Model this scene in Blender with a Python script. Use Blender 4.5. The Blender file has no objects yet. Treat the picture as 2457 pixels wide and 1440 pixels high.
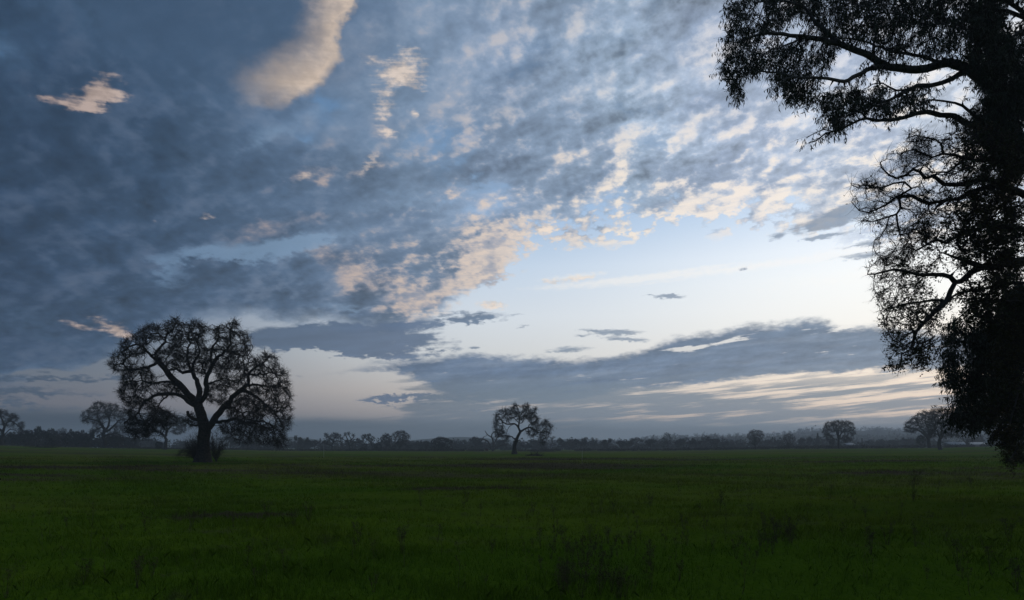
import bpy, bmesh, math, random
import numpy as np
from mathutils import Vector, kdtree

SC = bpy.context.scene
COL = SC.collection
R = math.radians

# ------------------------------------------------------------------ camera
CAM_H = 1.75
F_PX = 1601.0            # focal length in pixels of the 2457 px wide photograph
CX, HY = 1228.5, 1075.0  # principal column, eye-level row
cam_d = bpy.data.cameras.new('camera')
cam = bpy.data.objects.new('camera', cam_d)
COL.objects.link(cam)
cam.location = (0, 0, CAM_H)
cam.rotation_euler = (R(90), 0, 0)
cam_d.sensor_fit = 'HORIZONTAL'
cam_d.sensor_width = 36.0
cam_d.lens = 36.0 * F_PX / 2457.0
cam_d.shift_y = (HY - 720.0) / 2457.0
cam_d.clip_start = 0.1
cam_d.clip_end = 30000
SC.camera = cam
SC.view_settings.view_transform = 'Standard'
SC.view_settings.look = 'None'
SC.view_settings.exposure = 0.0
SC.view_settings.gamma = 1.0
SC.cycles.volume_bounces = 1
SC.cycles.max_bounces = 6
SC.cycles.diffuse_bounces = 2
SC.cycles.use_denoising = True

def srgb(r, g, b):
    f = lambda c: ((c / 255 + 0.055) / 1.055) ** 2.4 if c / 255 > 0.04045 else c / 255 / 12.92
    return (f(r), f(g), f(b), 1.0)

# ------------------------------------------------------------------ shader expression helper
class E:
    """A float (or vector / colour) socket with arithmetic that makes Math nodes."""
    nt = None
    def __init__(self, s): self.s = s
    @staticmethod
    def m(op, *a, clamp=False):
        n = E.nt.nodes.new('ShaderNodeMath'); n.operation = op; n.use_clamp = clamp
        for i, v in enumerate(a):
            if isinstance(v, E): E.nt.links.new(v.s, n.inputs[i])
            else: n.inputs[i].default_value = v
        return E(n.outputs[0])
    def __add__(s, o): return E.m('ADD', s, o)
    __radd__ = __add__
    def __sub__(s, o): return E.m('SUBTRACT', s, o)
    def __rsub__(s, o): return E.m('SUBTRACT', o, s)
    def __mul__(s, o): return E.m('MULTIPLY', s, o)
    __rmul__ = __mul__
    def __truediv__(s, o): return E.m('DIVIDE', s, o)
    def __rtruediv__(s, o): return E.m('DIVIDE', o, s)

def setin(sock, v):
    if isinstance(v, E): E.nt.links.new(v.s, sock)
    else: sock.default_value = v
def smooth(x, lo, hi):
    n = E.nt.nodes.new('ShaderNodeMapRange'); n.interpolation_type = 'SMOOTHSTEP'
    setin(n.inputs['Value'], x); setin(n.inputs['From Min'], lo); setin(n.inputs['From Max'], hi)
    return E(n.outputs[0])
def clamp01(x): return E.m('MULTIPLY', x, 1.0, clamp=True)
def vec(x, y, z=0.0):
    n = E.nt.nodes.new('ShaderNodeCombineXYZ')
    for i, v in enumerate((x, y, z)): setin(n.inputs[i], v)
    return E(n.outputs[0])
def noise(v, scale, detail=5, rough=0.5, lac=2.0, dist=0.0, color=False):
    n = E.nt.nodes.new('ShaderNodeTexNoise'); setin(n.inputs['Vector'], v)
    n.inputs['Scale'].default_value = scale; n.inputs['Detail'].default_value = detail
    n.inputs['Roughness'].default_value = rough; n.inputs['Lacunarity'].default_value = lac
    n.inputs['Distortion'].default_value = dist
    return E(n.outputs['Color'] if color else n.outputs['Fac'])
def sep(v):
    n = E.nt.nodes.new('ShaderNodeSeparateXYZ'); setin(n.inputs[0], v)
    return E(n.outputs[0]), E(n.outputs[1]), E(n.outputs[2])
def mixc(f, a, b):
    n = E.nt.nodes.new('ShaderNodeMix'); n.data_type = 'RGBA'
    setin(n.inputs[0], f); setin(n.inputs[6], a); setin(n.inputs[7], b)
    return E(n.outputs[2])
def scalec(c, f):
    n = E.nt.nodes.new('ShaderNodeVectorMath'); n.operation = 'SCALE'
    setin(n.inputs[0], c); setin(n.inputs['Scale'], f)
    return E(n.outputs[0])
def addc(a, b):
    n = E.nt.nodes.new('ShaderNodeVectorMath'); n.operation = 'ADD'
    setin(n.inputs[0], a); setin(n.inputs[1], b)
    return E(n.outputs[0])
def ramp(x, stops, ease='LINEAR'):
    n = E.nt.nodes.new('ShaderNodeValToRGB'); n.color_ramp.interpolation = ease
    setin(n.inputs[0], x); el = n.color_ramp.elements
    while len(el) > 1: el.remove(el[0])
    el[0].position = stops[0][0]; el[0].color = stops[0][1]
    for p, c in stops[1:]:
        e = el.new(p); e.color = c
    return E(n.outputs[0])
def curve(x, pts):
    """piecewise smooth function of x through pts"""
    x0, x1 = pts[0][0], pts[-1][0]; ys = [p[1] for p in pts]; y0, y1 = min(ys), max(ys)
    n = E.nt.nodes.new('ShaderNodeFloatCurve'); c = n.mapping.curves[0]
    n.mapping.use_clip = True
    setin(n.inputs['Value'], (x - x0) / (x1 - x0))
    q = [((p[0] - x0) / (x1 - x0), (p[1] - y0) / (y1 - y0)) for p in pts]
    c.points[0].location = q[0]; c.points[1].location = q[-1]
    for p in q[1:-1]: c.points.new(*p)
    n.mapping.update()
    return E(n.outputs[0]) * (y1 - y0) + y0
# ------------------------------------------------------------------ sky (world)
def S(px, py):
    """direction (azimuth, elevation in radians) of a point of the sky, read off the photograph"""
    u, v = (px - CX) / F_PX, (HY - py) / F_PX
    return math.atan(u), math.atan(v / math.hypot(1, u))

world = bpy.data.worlds.new('World'); SC.world = world; world.use_nodes = True
E.nt = world.node_tree; E.nt.nodes.clear()
tc = E.nt.nodes.new('ShaderNodeTexCoord')
D = E(tc.outputs['Generated'])
dx, dy, dz = sep(D)
az = E.m('ARCTAN2', dx, E.m('ABSOLUTE', dy))
el = E.m('ARCSINE', dz)
zz = E.m('MAXIMUM', dz, 0.0)

# cloud-plane coordinates, turned so that the rows run towards azimuth -52 degrees
def plane(off, ax=1.0, ay=1.0, rot=R(-52)):
    k = 1.0 / (zz + off)
    px, py = dx * k, dy * k
    c, s = math.cos(rot), math.sin(rot)
    along = px * s + py * c
    across = px * c - py * s
    return vec(across * ax, along * ay, 0.0)

P_puff = plane(0.30, 1.0, 0.95)
P_wisp = plane(0.18, 1.15, 0.68)
# fine-grained warp of the layout
ae = vec(az, el * 1.7)
w1 = noise(ae, 7.0, 9, 0.62, color=True)
wx, wy, wz_ = sep(w1)
wx = wx - 0.5; wy = wy - 0.5; wz_ = wz_ - 0.5
lowk = E.m('MINIMUM', (zz + 0.03) * 4.0, 1.0)
WA = az + wx * 0.20 * lowk + wx * 0.03
WE = el + wy * 0.10 * lowk
WV = vec(WA, WE)
WV0 = vec(az + wx * 0.07, el + wy * 0.035 * lowk)

def blob(px, py, rx, ry, ang=0, w=1.0, space=None):
    """soft elliptical lobe; ang counter-clockwise in degrees"""
    a, e = S(px, py)
    ca, ce = math.cos(a), math.cos(a)
    n = E.nt.nodes.new('ShaderNodeMapping'); n.vector_type = 'TEXTURE'
    setin(n.inputs['Vector'], space if space is not None else WV)
    n.inputs['Location'].default_value = (a, e, 0)
    n.inputs['Rotation'].default_value = (0, 0, R(ang))
    n.inputs['Scale'].default_value = (rx / F_PX * ca * 1.35, ry / F_PX * ce * 1.35, 1)
    g = E.nt.nodes.new('ShaderNodeTexGradient'); g.gradient_type = 'SPHERICAL'
    E.nt.links.new(n.outputs[0], g.inputs[0])
    o = E(g.outputs['Fac'])
    return o * w if w != 1.0 else o
def blobs(lst, space=None):
    t = None
    for b in lst:
        o = blob(*b, space=space)
        t = o if t is None else t + o
    return t
def ecurve(pts):
    return curve(WA, [(S(x, y)[0], S(x, y)[1]) for x, y in pts])

n_puff = noise(P_puff, 8.5, 6, 0.52)
n_puff2 = noise(addc(P_puff, (3.1, 7.7, 0)), 22.0, 5, 0.55)
n_puff3 = noise(addc(P_puff, (8.1, 2.7, 0)), 55.0, 3, 0.55)
n_big = noise(addc(P_wisp, (1.7, 0.3, 0)), 2.6, 8, 0.60, dist=0.4)
n_mid = noise(addc(P_wisp, (5.2, 9.3, 0)), 6.0, 8, 0.62)
# relief: density here minus density a little further towards the set sun
SUN2 = (math.sin(R(48) ) , math.cos(R(48)))
def toward(d, ax, ay, rot=R(-52)):
    c, s_ = math.cos(rot), math.sin(rot)
    px, py = SUN2[0] * d, SUN2[1] * d
    return ((px * c - py * s_) * ax, (px * s_ + py * c) * ay, 0.0)
def plus(v, o): return tuple(a + b for a, b in zip(v, o))
e_puff = (n_puff - noise(addc(P_puff, toward(0.035, 1, .95)), 8.5, 6, 0.52)) * 5.0
e_puff2 = (n_puff2 - noise(addc(P_puff, plus((3.1, 7.7, 0), toward(0.014, 1, .95))), 22.0, 5, 0.55)) * 5.0
e_big = (n_big - noise(addc(P_wisp, plus((1.7, 0.3, 0), toward(0.08, 1.15, .68))), 2.6, 8, 0.60, dist=0.4)) * 4.5
rtw = smooth(az, -0.30, 0.15)
relief = e_big * (0.9 - rtw * .35) + e_puff * (0.7 + rtw * .45) + e_puff2 * (0.45 + rtw * .25)
c_puff = smooth(n_puff, 0.36, 0.64) - 0.5
c_puff2 = smooth(n_puff2, 0.36, 0.64) - 0.5
c_puff3 = smooth(n_puff3, 0.34, 0.66) - 0.5
c_big = smooth(n_big, 0.32, 0.68) - 0.5
c_mid = smooth(n_mid, 0.34, 0.66) - 0.5
P_str = vec(az * 2.9 + 3.0, el * 44.0 - az * 3.4)
n_str = noise(P_str, 2.2, 7, 0.58, dist=0.3)
n_str2 = noise(addc(P_str, (7.0, 2.0, 0.0)), 5.0, 5, 0.6)

A = (az / 1.31) + 0.5     # 0 at the left edge, 1 at the right edge of the view
def byaz(*cols):
    k = len(cols) - 1
    return ramp(A, [(i / k, srgb(*c)) for i, c in enumerate(cols)], 'LINEAR')
def byel(x, stops):
    """stops: (row of the photograph at the centre column, colour)"""
    e1 = S(CX, 0)[1] * 1.0
    st = sorted([(max(0.0, S(CX, y)[1] / e1), srgb(*c)) for y, c in stops], key=lambda t: t[0])
    return ramp(x / e1, st)

# clear sky: three vertical gradients blended along the azimuth
skL = byel(el, [(1075, (52,62,74)), (1010, (70,80,92)), (985, (104,104,112)), (930, (98,106,118)), (850, (84,102,124)), (700, (84,110,142)), (400, (78,114,152)), (0, (66,108,150))])
skM = byel(el, [(1075, (84,96,108)), (1020, (104,116,128)), (1000, (158,152,152)), (940, (192,184,178)), (860, (204,206,206)), (760, (206,214,222)), (640, (188,205,224)), (500, (146,176,210)), (300, (108,142,180)), (0, (90,124,162))])
skR = byel(el, [(1075, (118,132,145)), (1030, (146,156,166)), (1000, (238,216,196)), (920, (255,238,218)), (800, (248,246,240)), (700, (247,250,250)), (640, (240,246,252)), (560, (214,229,246)), (450, (184,204,230)), (200, (160,184,214)), (0, (140,166,198))])
sky = mixc(smooth(A, 0.0, 0.50), skL, skM)
sky = mixc(smooth(A, 0.45, 0.95), sky, skR)

# --- upper deck -------------------------------------------------------------
deck_edge = ecurve([(-400, 955), (0, 945), (150, 915), (280, 850), (420, 785), (600, 760), (760, 790), (900, 800), (1040, 775), (1120, 720), (1230, 655), (1400, 620), (1560, 590), (1720, 560), (1900, 560), (2100, 590), (2500, 640), (3000, 700)])
dk = WE - deck_edge
inside = smooth(dk, -0.012, 0.03)
gapb = blobs([(880, 556, 120, 20, 10, .5), (430, 420, 90, 26, 10, .3), (720, 330, 90, 22, 25, .5), (860, 300, 60, 40, 10, .45), (1080, 330, 90, 60, 0, .35), (540, 240, 60, 30, 20, .45), (1420, 500, 60, 26, 20, .6), (1330, 300, 120, 50, 20, .35), (1560, 330, 90, 40, 20, .4), (950, 470, 160, 30, 12, .4), (380, 650, 60, 30, -20, .75), (690, 290, 150, 40, 22, .55), (760, 250, 70, 30, 20, .5),
              (30, 130, 60, 60, 0, .5), (560, 480, 60, 30, 0, .35), (300, 100, 120, 40, -30, .35), (230, 80, 60, 40, 0, .3),
              (1000, 240, 150, 110, 0, .30), (1130, 520, 120, 40, 15, .9), (1010, 20, 200, 60, 0, .5), (1250, 130, 200, 60, 10, .45),
              (960, 340, 120, 30, 10, .35), (1180, 450, 200, 25, 12, .7), (1500, 470, 60, 60, 0, .35), (1290, 590, 50, 40, 0, .5),
              (1640, 230, 120, 60, 20, .45), (1700, 340, 120, 40, 20, .45), (1850, 320, 100, 40, 0, .5), (1560, 60, 160, 60, 0, .4), (2200, 130, 250, 120, 0, .6), (1000, 700, 50, 30, 0, .3),
              (830, 740, 60, 14, 8, .6), (300, 880, 140, 14, 4, .9), (100, 895, 140, 9, 3, .9), (200, 922, 120, 7, 2, .9), (500, 790, 120, 14, 12, .8)])
solid = blobs([(150, 560, 420, 260, 0, .9), (560, 110, 330, 130, 20, 1.0), (700, 680, 260, 90, 0, .9), (900, 640, 200, 70, 10, .7), (500, 400, 350, 150, 0, .35), (200, 250, 250, 180, 0, .3),
               (900, 770, 170, 55, -15, 1.2), (1060, 560, 130, 50, -15, .8), (1400, 430, 200, 30, 5, .4), (1240, 410, 150, 30, 5, .5)])
rt = smooth(A, 0.30, 0.70)
fringe = (1.0 - smooth(dk, 0.0, 0.11)) * smooth(A, 0.42, 0.55)
dens = inside * (0.92 + solid + 0.12 * rt) - gapb * 0.85 + c_big * 0.50 + c_mid * 0.28 + c_puff * (0.12 + 0.20 * rt) + c_puff2 * (0.06 + 0.20 * rt) + (c_puff2 * 1.0 + c_puff3 * 0.5 + c_puff * .3 - 0.46) * fringe
deck = smooth(dens, 0.15, 0.75) * inside
shade = byaz((42,61,85), (54,75,100), (72,93,118), (92,111,135), (110,128,150), (124,141,164), (140,154,176), (152,164,184), (164,176,192))
thin = byaz((60,84,112), (70,94,122), (90,113,141), (112,133,158), (134,153,179), (160,180,203), (178,193,215), (190,203,222), (204,213,226))
lit = byaz((120,112,120), (140,128,130), (168,152,148), (196,178,166), (222,205,190), (238,226,212), (242,230,218), (244,234,222), (248,240,230))
core = smooth(dens + c_mid * 0.45 + c_puff * 0.30, 0.40, 1.60)
dcol = mixc(core, thin, shade)
dcol = scalec(dcol, 1.0 + relief * (0.23 + .05 * rt) + c_big * (0.42 - .16 * rt) + c_mid * 0.22 + c_puff * 0.16 + c_puff2 * (0.06 + 0.16 * rt) + c_puff3 * (.03 + .12 * rt))
dcol = mixc(clamp01(relief * 0.35 + c_big * .15), dcol, byaz((78,90,108), (96,106,124), (120,128,142), (146,152,164), (172,176,186), (196,200,208), (212,214,220), (222,224,228), (230,230,232)))
# light on the puffs
litb = blobs([(1000, 590, 220, 40, 6, .35), (870, 660, 120, 50, -35, .9), (980, 690, 130, 40, -30, .8), (1110, 640, 130, 60, 20, .95), (1060, 700, 120, 40, 30, .8), (1200, 600, 130, 50, 12, .8), (1330, 590, 200, 50, 12, .8),
              (1480, 545, 200, 70, 12, .5), (1700, 500, 200, 70, 10, .6), (1560, 590, 160, 30, 12, .7), (1900, 500, 160, 60, 0, .7), (2080, 440, 200, 70, 20, .55), (1060, 440, 90, 50, 40, .45),
              (640, 550, 140, 20, 14, .75), (900, 500, 180, 22, 12, .45), (1130, 320, 80, 22, 20, .45), (860, 390, 60, 20, 30, .7), (735, 432, 45, 22, 30, .9), (650, 440, 60, 10, 30, .3),
              (345, 480, 30, 20, -40, .5), (375, 182, 40, 16, -20, .45), (1500, 470, 60, 30, 0, .3), (1900, 220, 160, 80, 0, .25), (1650, 400, 160, 60, 0, .2), (1190, 210, 90, 12, 4, .35)])
pl = relief * 0.75 + c_puff2 * 0.22 + c_puff * 0.10 + c_mid * 0.22 + c_puff3 * 0.18
lf = smooth(litb * 1.0 + pl * (0.25 + 0.75 * smooth(A, 0.15, 0.5)) + smooth(A, 0.35, 1.0) * 0.26 - core * 0.15, 0.08, 1.12)
lf = lf * (1.0 - smooth(el, S(1500, 420)[1], S(1500, 240)[1]) * 0.6)
lf = lf * (1.0 - smooth(n_str2 * 0.6 + n_mid * 0.6, 0.56, 0.76) * 0.3)
ripple = smooth(relief * 0.55 + c_puff2 * 0.40 + c_mid * 0.45 + c_puff3 * 0.25 + (n_str2 - .5) * 1.2, -0.45, 0.55)
litd = byaz((70,80,100), (84,94,114), (116,120,134), (142,144,156), (168,168,176), (186,188,196), (198,202,210), (208,212,218), (214,218,224))
dcol = mixc(lf * 0.95, dcol, mixc(ripple, litd, lit))
sky = mixc(deck * 0.97, sky, dcol)

gs = blobs([(600, 600, 190, 24, 13, 1.0), (760, 570, 120, 18, 12, .9), (500, 622, 90, 16, 5, .7), (660, 320, 110, 22, 25, .45), (760, 262, 50, 20, 30, .4), (395, 655, 60, 26, -25, .55), (830, 738, 90, 14, 6, .6), (960, 480, 110, 12, 12, .35), (440, 90, 60, 40, 0, .25), (20, 120, 40, 40, 0, .35)], space=vec(az + wx * .11 + c_puff2 * .008, el + wy * .05 + c_puff2 * .006 + c_puff3 * .003))
gs_m = smooth(gs + c_mid * .30 + c_puff2 * .16 + c_puff3 * .08, 0.12, 0.85) * smooth(gs, 0.02, 0.25)
sky = mixc(gs_m * 0.78, sky, byaz((84,112,142), (118,144,172), (142,164,190), (164,185,209), (182,200,222)))
# --- the large sunlit edge at the top, and separate lit scraps ---------------
WB = vec(az + wx * 0.075, el + wy * 0.05)
body = blob(515, -60, 330 / 1.35, 262 / 1.35, 0, space=vec(az + wx * 0.065 + c_puff * .012 + c_puff2 * 0.012 + c_puff3 * 0.006, el + wy * 0.06 + c_puff2 * 0.012 + c_puff3 * 0.006))
side = blobs([(800, 20, 150, 150, 0, 1.6), (700, 160, 120, 80, 30, 1.2), (590, 185, 70, 26, 0, .35)], space=WB)
body_in = smooth(body, 0.0, 0.09)
glowm = body_in * (1.0 - smooth(body + c_mid * 0.07 + c_puff * .05 + c_big * .05, 0.02, 0.46)) * smooth(side + c_mid * .2, 0.05, 1.0)
sky = mixc(body_in * smooth(el, S(500, 260)[1], S(500, 120)[1]) * 0.75, sky, scalec(byaz((56,78,104), (62,84,110), (76,92,116), (88,104,126)), 1.0 + c_big * .2))
sky = mixc(glowm * 0.92, sky, scalec(byaz((204,184,166), (208,188,170), (216,197,180), (224,206,190), (230,214,198)), 0.86 + ripple * .20 + c_mid * .14))
scr = blobs([(252, 205, 42, 45, 0, 1.0), (245, 238, 70, 14, 8, 1.3), (160, 250, 80, 12, 0, 1.25), (225, 262, 26, 20, 50, .8),
             (960, 180, 75, 26, 10, 1.35), (985, 130, 60, 18, -8, .75), (890, 143, 40, 12, -10, .9), (1000, 212, 40, 14, -8, .9), (915, 225, 45, 18, 0, .9), (935, 258, 45, 20, 25, 1.1), (1000, 272, 9, 8, 40, .9),
             (932, 311, 26, 12, -12, 1.0), (750, 190, 30, 8, 0, .6), (1110, 214, 22, 9, 20, .8), (264, 788, 52, 20, -22, 1.35), (180, 782, 40, 10, -10, .7),
             (1310, 556, 30, 12, 8, 1.2), (1182, 738, 38, 11, 0, 1.25), (880, 385, 45, 16, 35, .75), (735, 430, 40, 16, 40, .85), (345, 483, 22, 12, -20, .6), (370, 537, 14, 8, 0, .6), (494, 521, 14, 9, -30, .6),
             (1100, 605, 90, 14, 8, .5), (1380, 662, 90, 9, 8, .8), (1320, 672, 20, 9, 0, .6)], space=WV0)
scr_m = smooth(scr * 1.0 + c_mid * 0.45 + c_puff2 * 0.45 + c_puff3 * .40 + (n_str2 - .5) * 1.6 - 0.15, 0.12, 1.25) * smooth(scr + c_mid * .2, 0.02, 0.60)
sky = mixc(scr_m * 0.90, sky, scalec(byaz((164,144,138), (196,178,166), (210,194,182), (224,209,195), (234,218,202), (242,230,216), (246,236,224)), 0.78 + ripple * 0.30))

# --- dark cloud tongues below the deck and the long blue bank ----------------
tong = blobs([(830, 815, 200, 34, -4, 1.5), (700, 830, 110, 20, 4, .9), (880, 845, 110, 24, -12, .8), (960, 790, 120, 30, -14, 1.1), (1110, 768, 110, 16, 2, 1.1), (760, 800, 120, 20, 8, .8),
              
              (960, 955, 90, 9, 1, 1.3), (1090, 962, 120, 9, 0, 1.1), (1180, 985, 120, 9, 0, .9), (750, 1002, 120, 6, -3, .5), (70, 940, 160, 14, 3, 1.1), (60, 965, 110, 8, -8, .8), (50, 905, 130, 9, 4, .7), (200, 905, 130, 9, 4, .6)],
             space=vec(az + wx * 0.20 + c_puff3 * .006, el + wy * 0.045 + c_puff2 * .006 + c_puff3 * .003))
band = blobs([(1800, 640, 520, 12, 3, .8), (1500, 668, 220, 8, 4, .7), (2100, 655, 300, 30, 2, .5), (1380, 662, 90, 8, 5, .7)], space=vec(az + wx * .05, el + wy * .012))
sky = mixc(smooth(band + c_puff3 * .25 + (n_str2 - .5) * .8, 0.05, 0.9) * smooth(band, 0.01, 0.2) * .5, sky, byaz((200,196,190), (220,214,206), (238,232,224), (246,242,236), (252,248,242)))
sliv = blobs([(1606, 710, 34, 5, -3, 1.2), (1560, 705, 14, 3, 0, .8), (1480, 796, 62, 8, 1, 1.2), (1500, 814, 55, 7, -3, 1.1), (1420, 792, 40, 5, 0, .7), (1360, 838, 52, 8, 4, .9), (1130, 832, 18, 5, 0, 1.0), (1250, 783, 20, 4, 0, .8), (1775, 645, 9, 5, 0, .9), (1390, 805, 26, 4, 0, .7),
              (1980, 530, 110, 18, 6, 1.1), (2040, 505, 80, 26, 14, 1.0), (1955, 569, 36, 7, 0, 1.0), (1848, 567, 26, 9, 0, .9), (2010, 560, 60, 6, 0, .8), (2075, 612, 70, 8, 0, .9), (2120, 580, 50, 7, 0, .9), (2050, 590, 40, 4, 0, .6), (1240, 756, 20, 4, 0, .5), (720, 905, 20, 4, 0, .5)],
             space=vec(az + wx * 0.09 + c_puff3 * .004, el + wy * 0.014 + c_puff2 * .002 + c_puff3 * .0015))
sliv_m = smooth(sliv + (n_str2 - .5) * 1.2 + c_puff3 * .15, 0.15, 0.85)
tong_m = smooth(tong + (n_str - .5) * 1.4 + c_mid * .35 + c_puff2 * .15 + c_puff3 * .12, 0.22, 0.80) * smooth(tong, 0.02, 0.2)
tcol = scalec(byaz((58,74,94), (66,82,102), (74,92,116), (84,102,128), (96,116,140), (112,130,152), (120,136,158), (124,140,160), (130,146,164)), 1.0 + c_mid * .14 + (n_str - .5) * .5)
sky = mixc(tong_m * 0.93, sky, tcol)
sky = mixc(sliv_m * 0.80 * smooth(sliv, 0.01, 0.15), sky, tcol)
WS = az + wx * 0.05
def ec(pts): return curve(WS, [(S(x, y)[0], S(x, y)[1]) for x, y in pts])
b_top = ec([(-300, 995), (820, 895), (880, 876), (960, 868), (1040, 858), (1110, 846), (1200, 848), (1300, 856), (1400, 858), (1480, 852), (1540, 838), (1575, 822), (1640, 802), (1720, 792), (1800, 778), (1900, 774), (1960, 768), (2020, 785), (2100, 782), (2200, 792), (2457, 800), (3000, 850)])
b_bot = ec([(-300, 996), (820, 896), (880, 888), (960, 905), (1020, 925), (1100, 955), (1200, 962), (1300, 965), (1400, 955), (1500, 940), (1700, 922), (1850, 908), (2000, 898), (2200, 890), (2457, 890), (3000, 900)])
WEb = el + wy * 0.024 + c_mid * 0.0048 + c_puff2 * .0030 + c_puff3 * .0022
bank = smooth(b_top - WEb, -0.005, 0.011) * smooth(WEb - b_bot + (n_str - .5) * 0.030, -0.004, 0.007)
holes = blobs([(1685, 828, 85, 8, 5, 1.25), (1630, 834, 50, 9, 5, .9), (2030, 793, 60, 7, 2, 1.0), (2180, 815, 60, 8, 0, .8), (1800, 812, 50, 5, 0, .5), (1270, 930, 30, 6, 0, .35), (2000, 845, 40, 5, 0, .3)], space=vec(az + wx * 0.06, el + wy * 0.03))
bank = bank * (1.0 - smooth(holes + (n_str2 - .5) * 2.6 + c_mid * .5 + c_puff2 * .4, 0.45, 1.05) * 0.8)
bcol = byaz((70,84,100), (74,90,108), (80,98,120), (84,104,130), (92,112,138), (98,117,142), (104,122,144), (110,128,148), (112,130,148))
bcol = mixc(smooth(el, S(CX, 960)[1], S(CX, 850)[1]) * 0.5, bcol, byaz((70,84,100), (74,90,108), (80,98,120), (86,104,130), (90,110,138), (92,112,138), (94,113,138), (98,118,142), (104,122,144)))
bcol = mixc(smooth(n_str + c_mid * .1, 0.42, 0.75) * 0.34, bcol, srgb(140,152,168))
bcol = scalec(bcol, 1.0 + relief * .14 + c_big * .12 + c_mid * .08)
sky = mixc(bank * 0.97, sky, bcol)

# --- streaks between the bank and the horizon --------------------------------
low = smooth(el, S(CX, 1062)[1], S(CX, 1030)[1]) * smooth(el, S(CX, 880)[1], S(CX, 955)[1])
cov_r = curve(az, [(-0.8, .35), (-0.33, .30), (-0.18, .36), (-0.08, .60), (0.1, .575), (0.3, .525), (0.8, .50)]) + c_big * .05 + wy * .12
s_m = smooth(n_str * 0.8 + n_str2 * 0.35 + cov_r - 0.5, 0.49, 0.64) * low
scol = byaz((60,72,86), (70,84,98), (86,98,112), (98,110,124), (106,120,134), (114,128,142), (118,132,146), (124,138,150), (130,142,154))
sky = mixc(s_m * 0.9, sky, scol)
# low haze layer with a ragged top
h_top = ec([(-300, 990), (0, 982), (250, 990), (450, 998), (700, 1003), (850, 1005), (950, 1009), (1100, 1010), (1250, 1006), (1400, 1014), (1700, 1022), (1900, 1018), (2200, 1000), (2457, 992), (3000, 990)])
hz_m = smooth(h_top - el + (n_str - .5) * 0.012 - wy * .004, -0.005, 0.012)
pink = smooth(n_str2, 0.56, 0.72) * smooth(el, S(CX, 1058)[1], S(CX, 1035)[1]) * smooth(A, 0.35, 0.6) * 0.45
hcol = byaz((38,50,64), (48,60,74), (68,80,92), (82,94,106), (92,106,118), (100,114,126), (106,120,132), (112,126,138), (116,130,142))
hcol = mixc(pink, hcol, byaz((90,84,90), (110,104,108), (150,138,138), (190,172,166), (210,190,180)))
sky = mixc(hz_m * 0.92, sky, hcol)

# below the horizon the world is only the dim ground glow
sky = mixc(smooth(el, -0.02, -0.005), srgb(40, 48, 52), sky)
# the half of the sky behind the viewer is the darker, eastern one
back = smooth(dy, 0.25, -0.35)
sky = mixc(back * 0.8, sky, byel(el, [(1075, (56,66,84)), (900, (74,84,104)), (500, (60,82,112)), (0, (54,80,112))]))
# physical dusk sky shining thinly over all of it
nis = E.nt.nodes.new('ShaderNodeTexSky'); nis.sky_type = 'NISHITA'; nis.sun_disc = False
nis.sun_elevation = R(1.0); nis.sun_rotation = R(48); nis.air_density = 1.0; nis.dust_density = 1.5
sky = addc(scalec(sky, 1.02 + 0.055 / (zz + 0.10)), scalec(E(nis.outputs[0]), 0.006))
bg = E.nt.nodes.new('ShaderNodeBackground'); setin(bg.inputs[0], sky); bg.inputs[1].default_value = 1.0
wo = E.nt.nodes.new('ShaderNodeOutputWorld'); E.nt.links.new(bg.outputs[0], wo.inputs[0])
world.cycles.sampling_method = 'MANUAL'; world.cycles.sample_map_resolution = 512
SKY_FLOATS = None

# ------------------------------------------------------------------ sun (already at the horizon, right of the frame)
sl = bpy.data.lights.new('sun', 'SUN'); sun = bpy.data.objects.new('sun', sl); COL.objects.link(sun)
sl.energy = 0.02; sl.angle = R(4.0); sl.color = (1.0, 0.72, 0.5)
sun.rotation_euler = Vector((math.sin(R(48)) * math.cos(R(2)), math.cos(R(48)) * math.cos(R(2)), math.sin(R(2)))).to_track_quat('Z', 'Y').to_euler()
# ------------------------------------------------------------------ mesh and tagging helpers
def mesh_obj(name, verts, faces, mat=None, parent=None, smooth=False, sizes=None):
    """verts (n,3) array; faces: (m,k) int array, or a list of such arrays"""
    me = bpy.data.meshes.new(name)
    verts = np.asarray(verts, dtype=np.float32)
    if not isinstance(faces, list): faces = [faces]
    faces = [np.asarray(f, dtype=np.int32) for f in faces if len(f)]
    tot = np.concatenate([np.full(len(f), f.shape[1], np.int32) for f in faces])
    idx = np.concatenate([f.ravel() for f in faces])
    me.vertices.add(len(verts)); me.vertices.foreach_set('co', verts.ravel())
    me.loops.add(len(idx)); me.loops.foreach_set('vertex_index', idx)
    me.polygons.add(len(tot))
    me.polygons.foreach_set('loop_start', np.concatenate([[0], np.cumsum(tot)[:-1]]).astype(np.int32))
    me.polygons.foreach_set('loop_total', tot)
    if smooth: me.polygons.foreach_set('use_smooth', np.ones(len(tot), bool))
    me.update(calc_edges=True)
    ob = bpy.data.objects.new(name, me); COL.objects.link(ob)
    if mat: me.materials.append(mat)
    if parent is not None: ob.parent = parent
    return ob
def tag(o, label=None, cat=None, group=None, kind=None):
    if label: o['label'] = label
    if cat: o['category'] = cat
    if group: o['group'] = group
    if kind: o['kind'] = kind
    return o
def empty(name, loc, label, cat, group=None):
    o = bpy.data.objects.new(name, None); COL.objects.link(o)
    o.location = loc; o.empty_display_size = 0.5
    return tag(o, label, cat, group)
def dup(root, loc, rz=0.0, sc=(1, 1, 1), label=None, group=None):
    c = root.copy(); COL.objects.link(c); c.location = loc; c.rotation_euler = (0, 0, rz); c.scale = sc
    if label: c['label'] = label
    if group: c['group'] = group
    for ch in list(root.children):
        d = ch.copy(); COL.objects.link(d); d.parent = c
        for g in list(ch.children):
            e = g.copy(); COL.objects.link(e); e.parent = d
    return c

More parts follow.
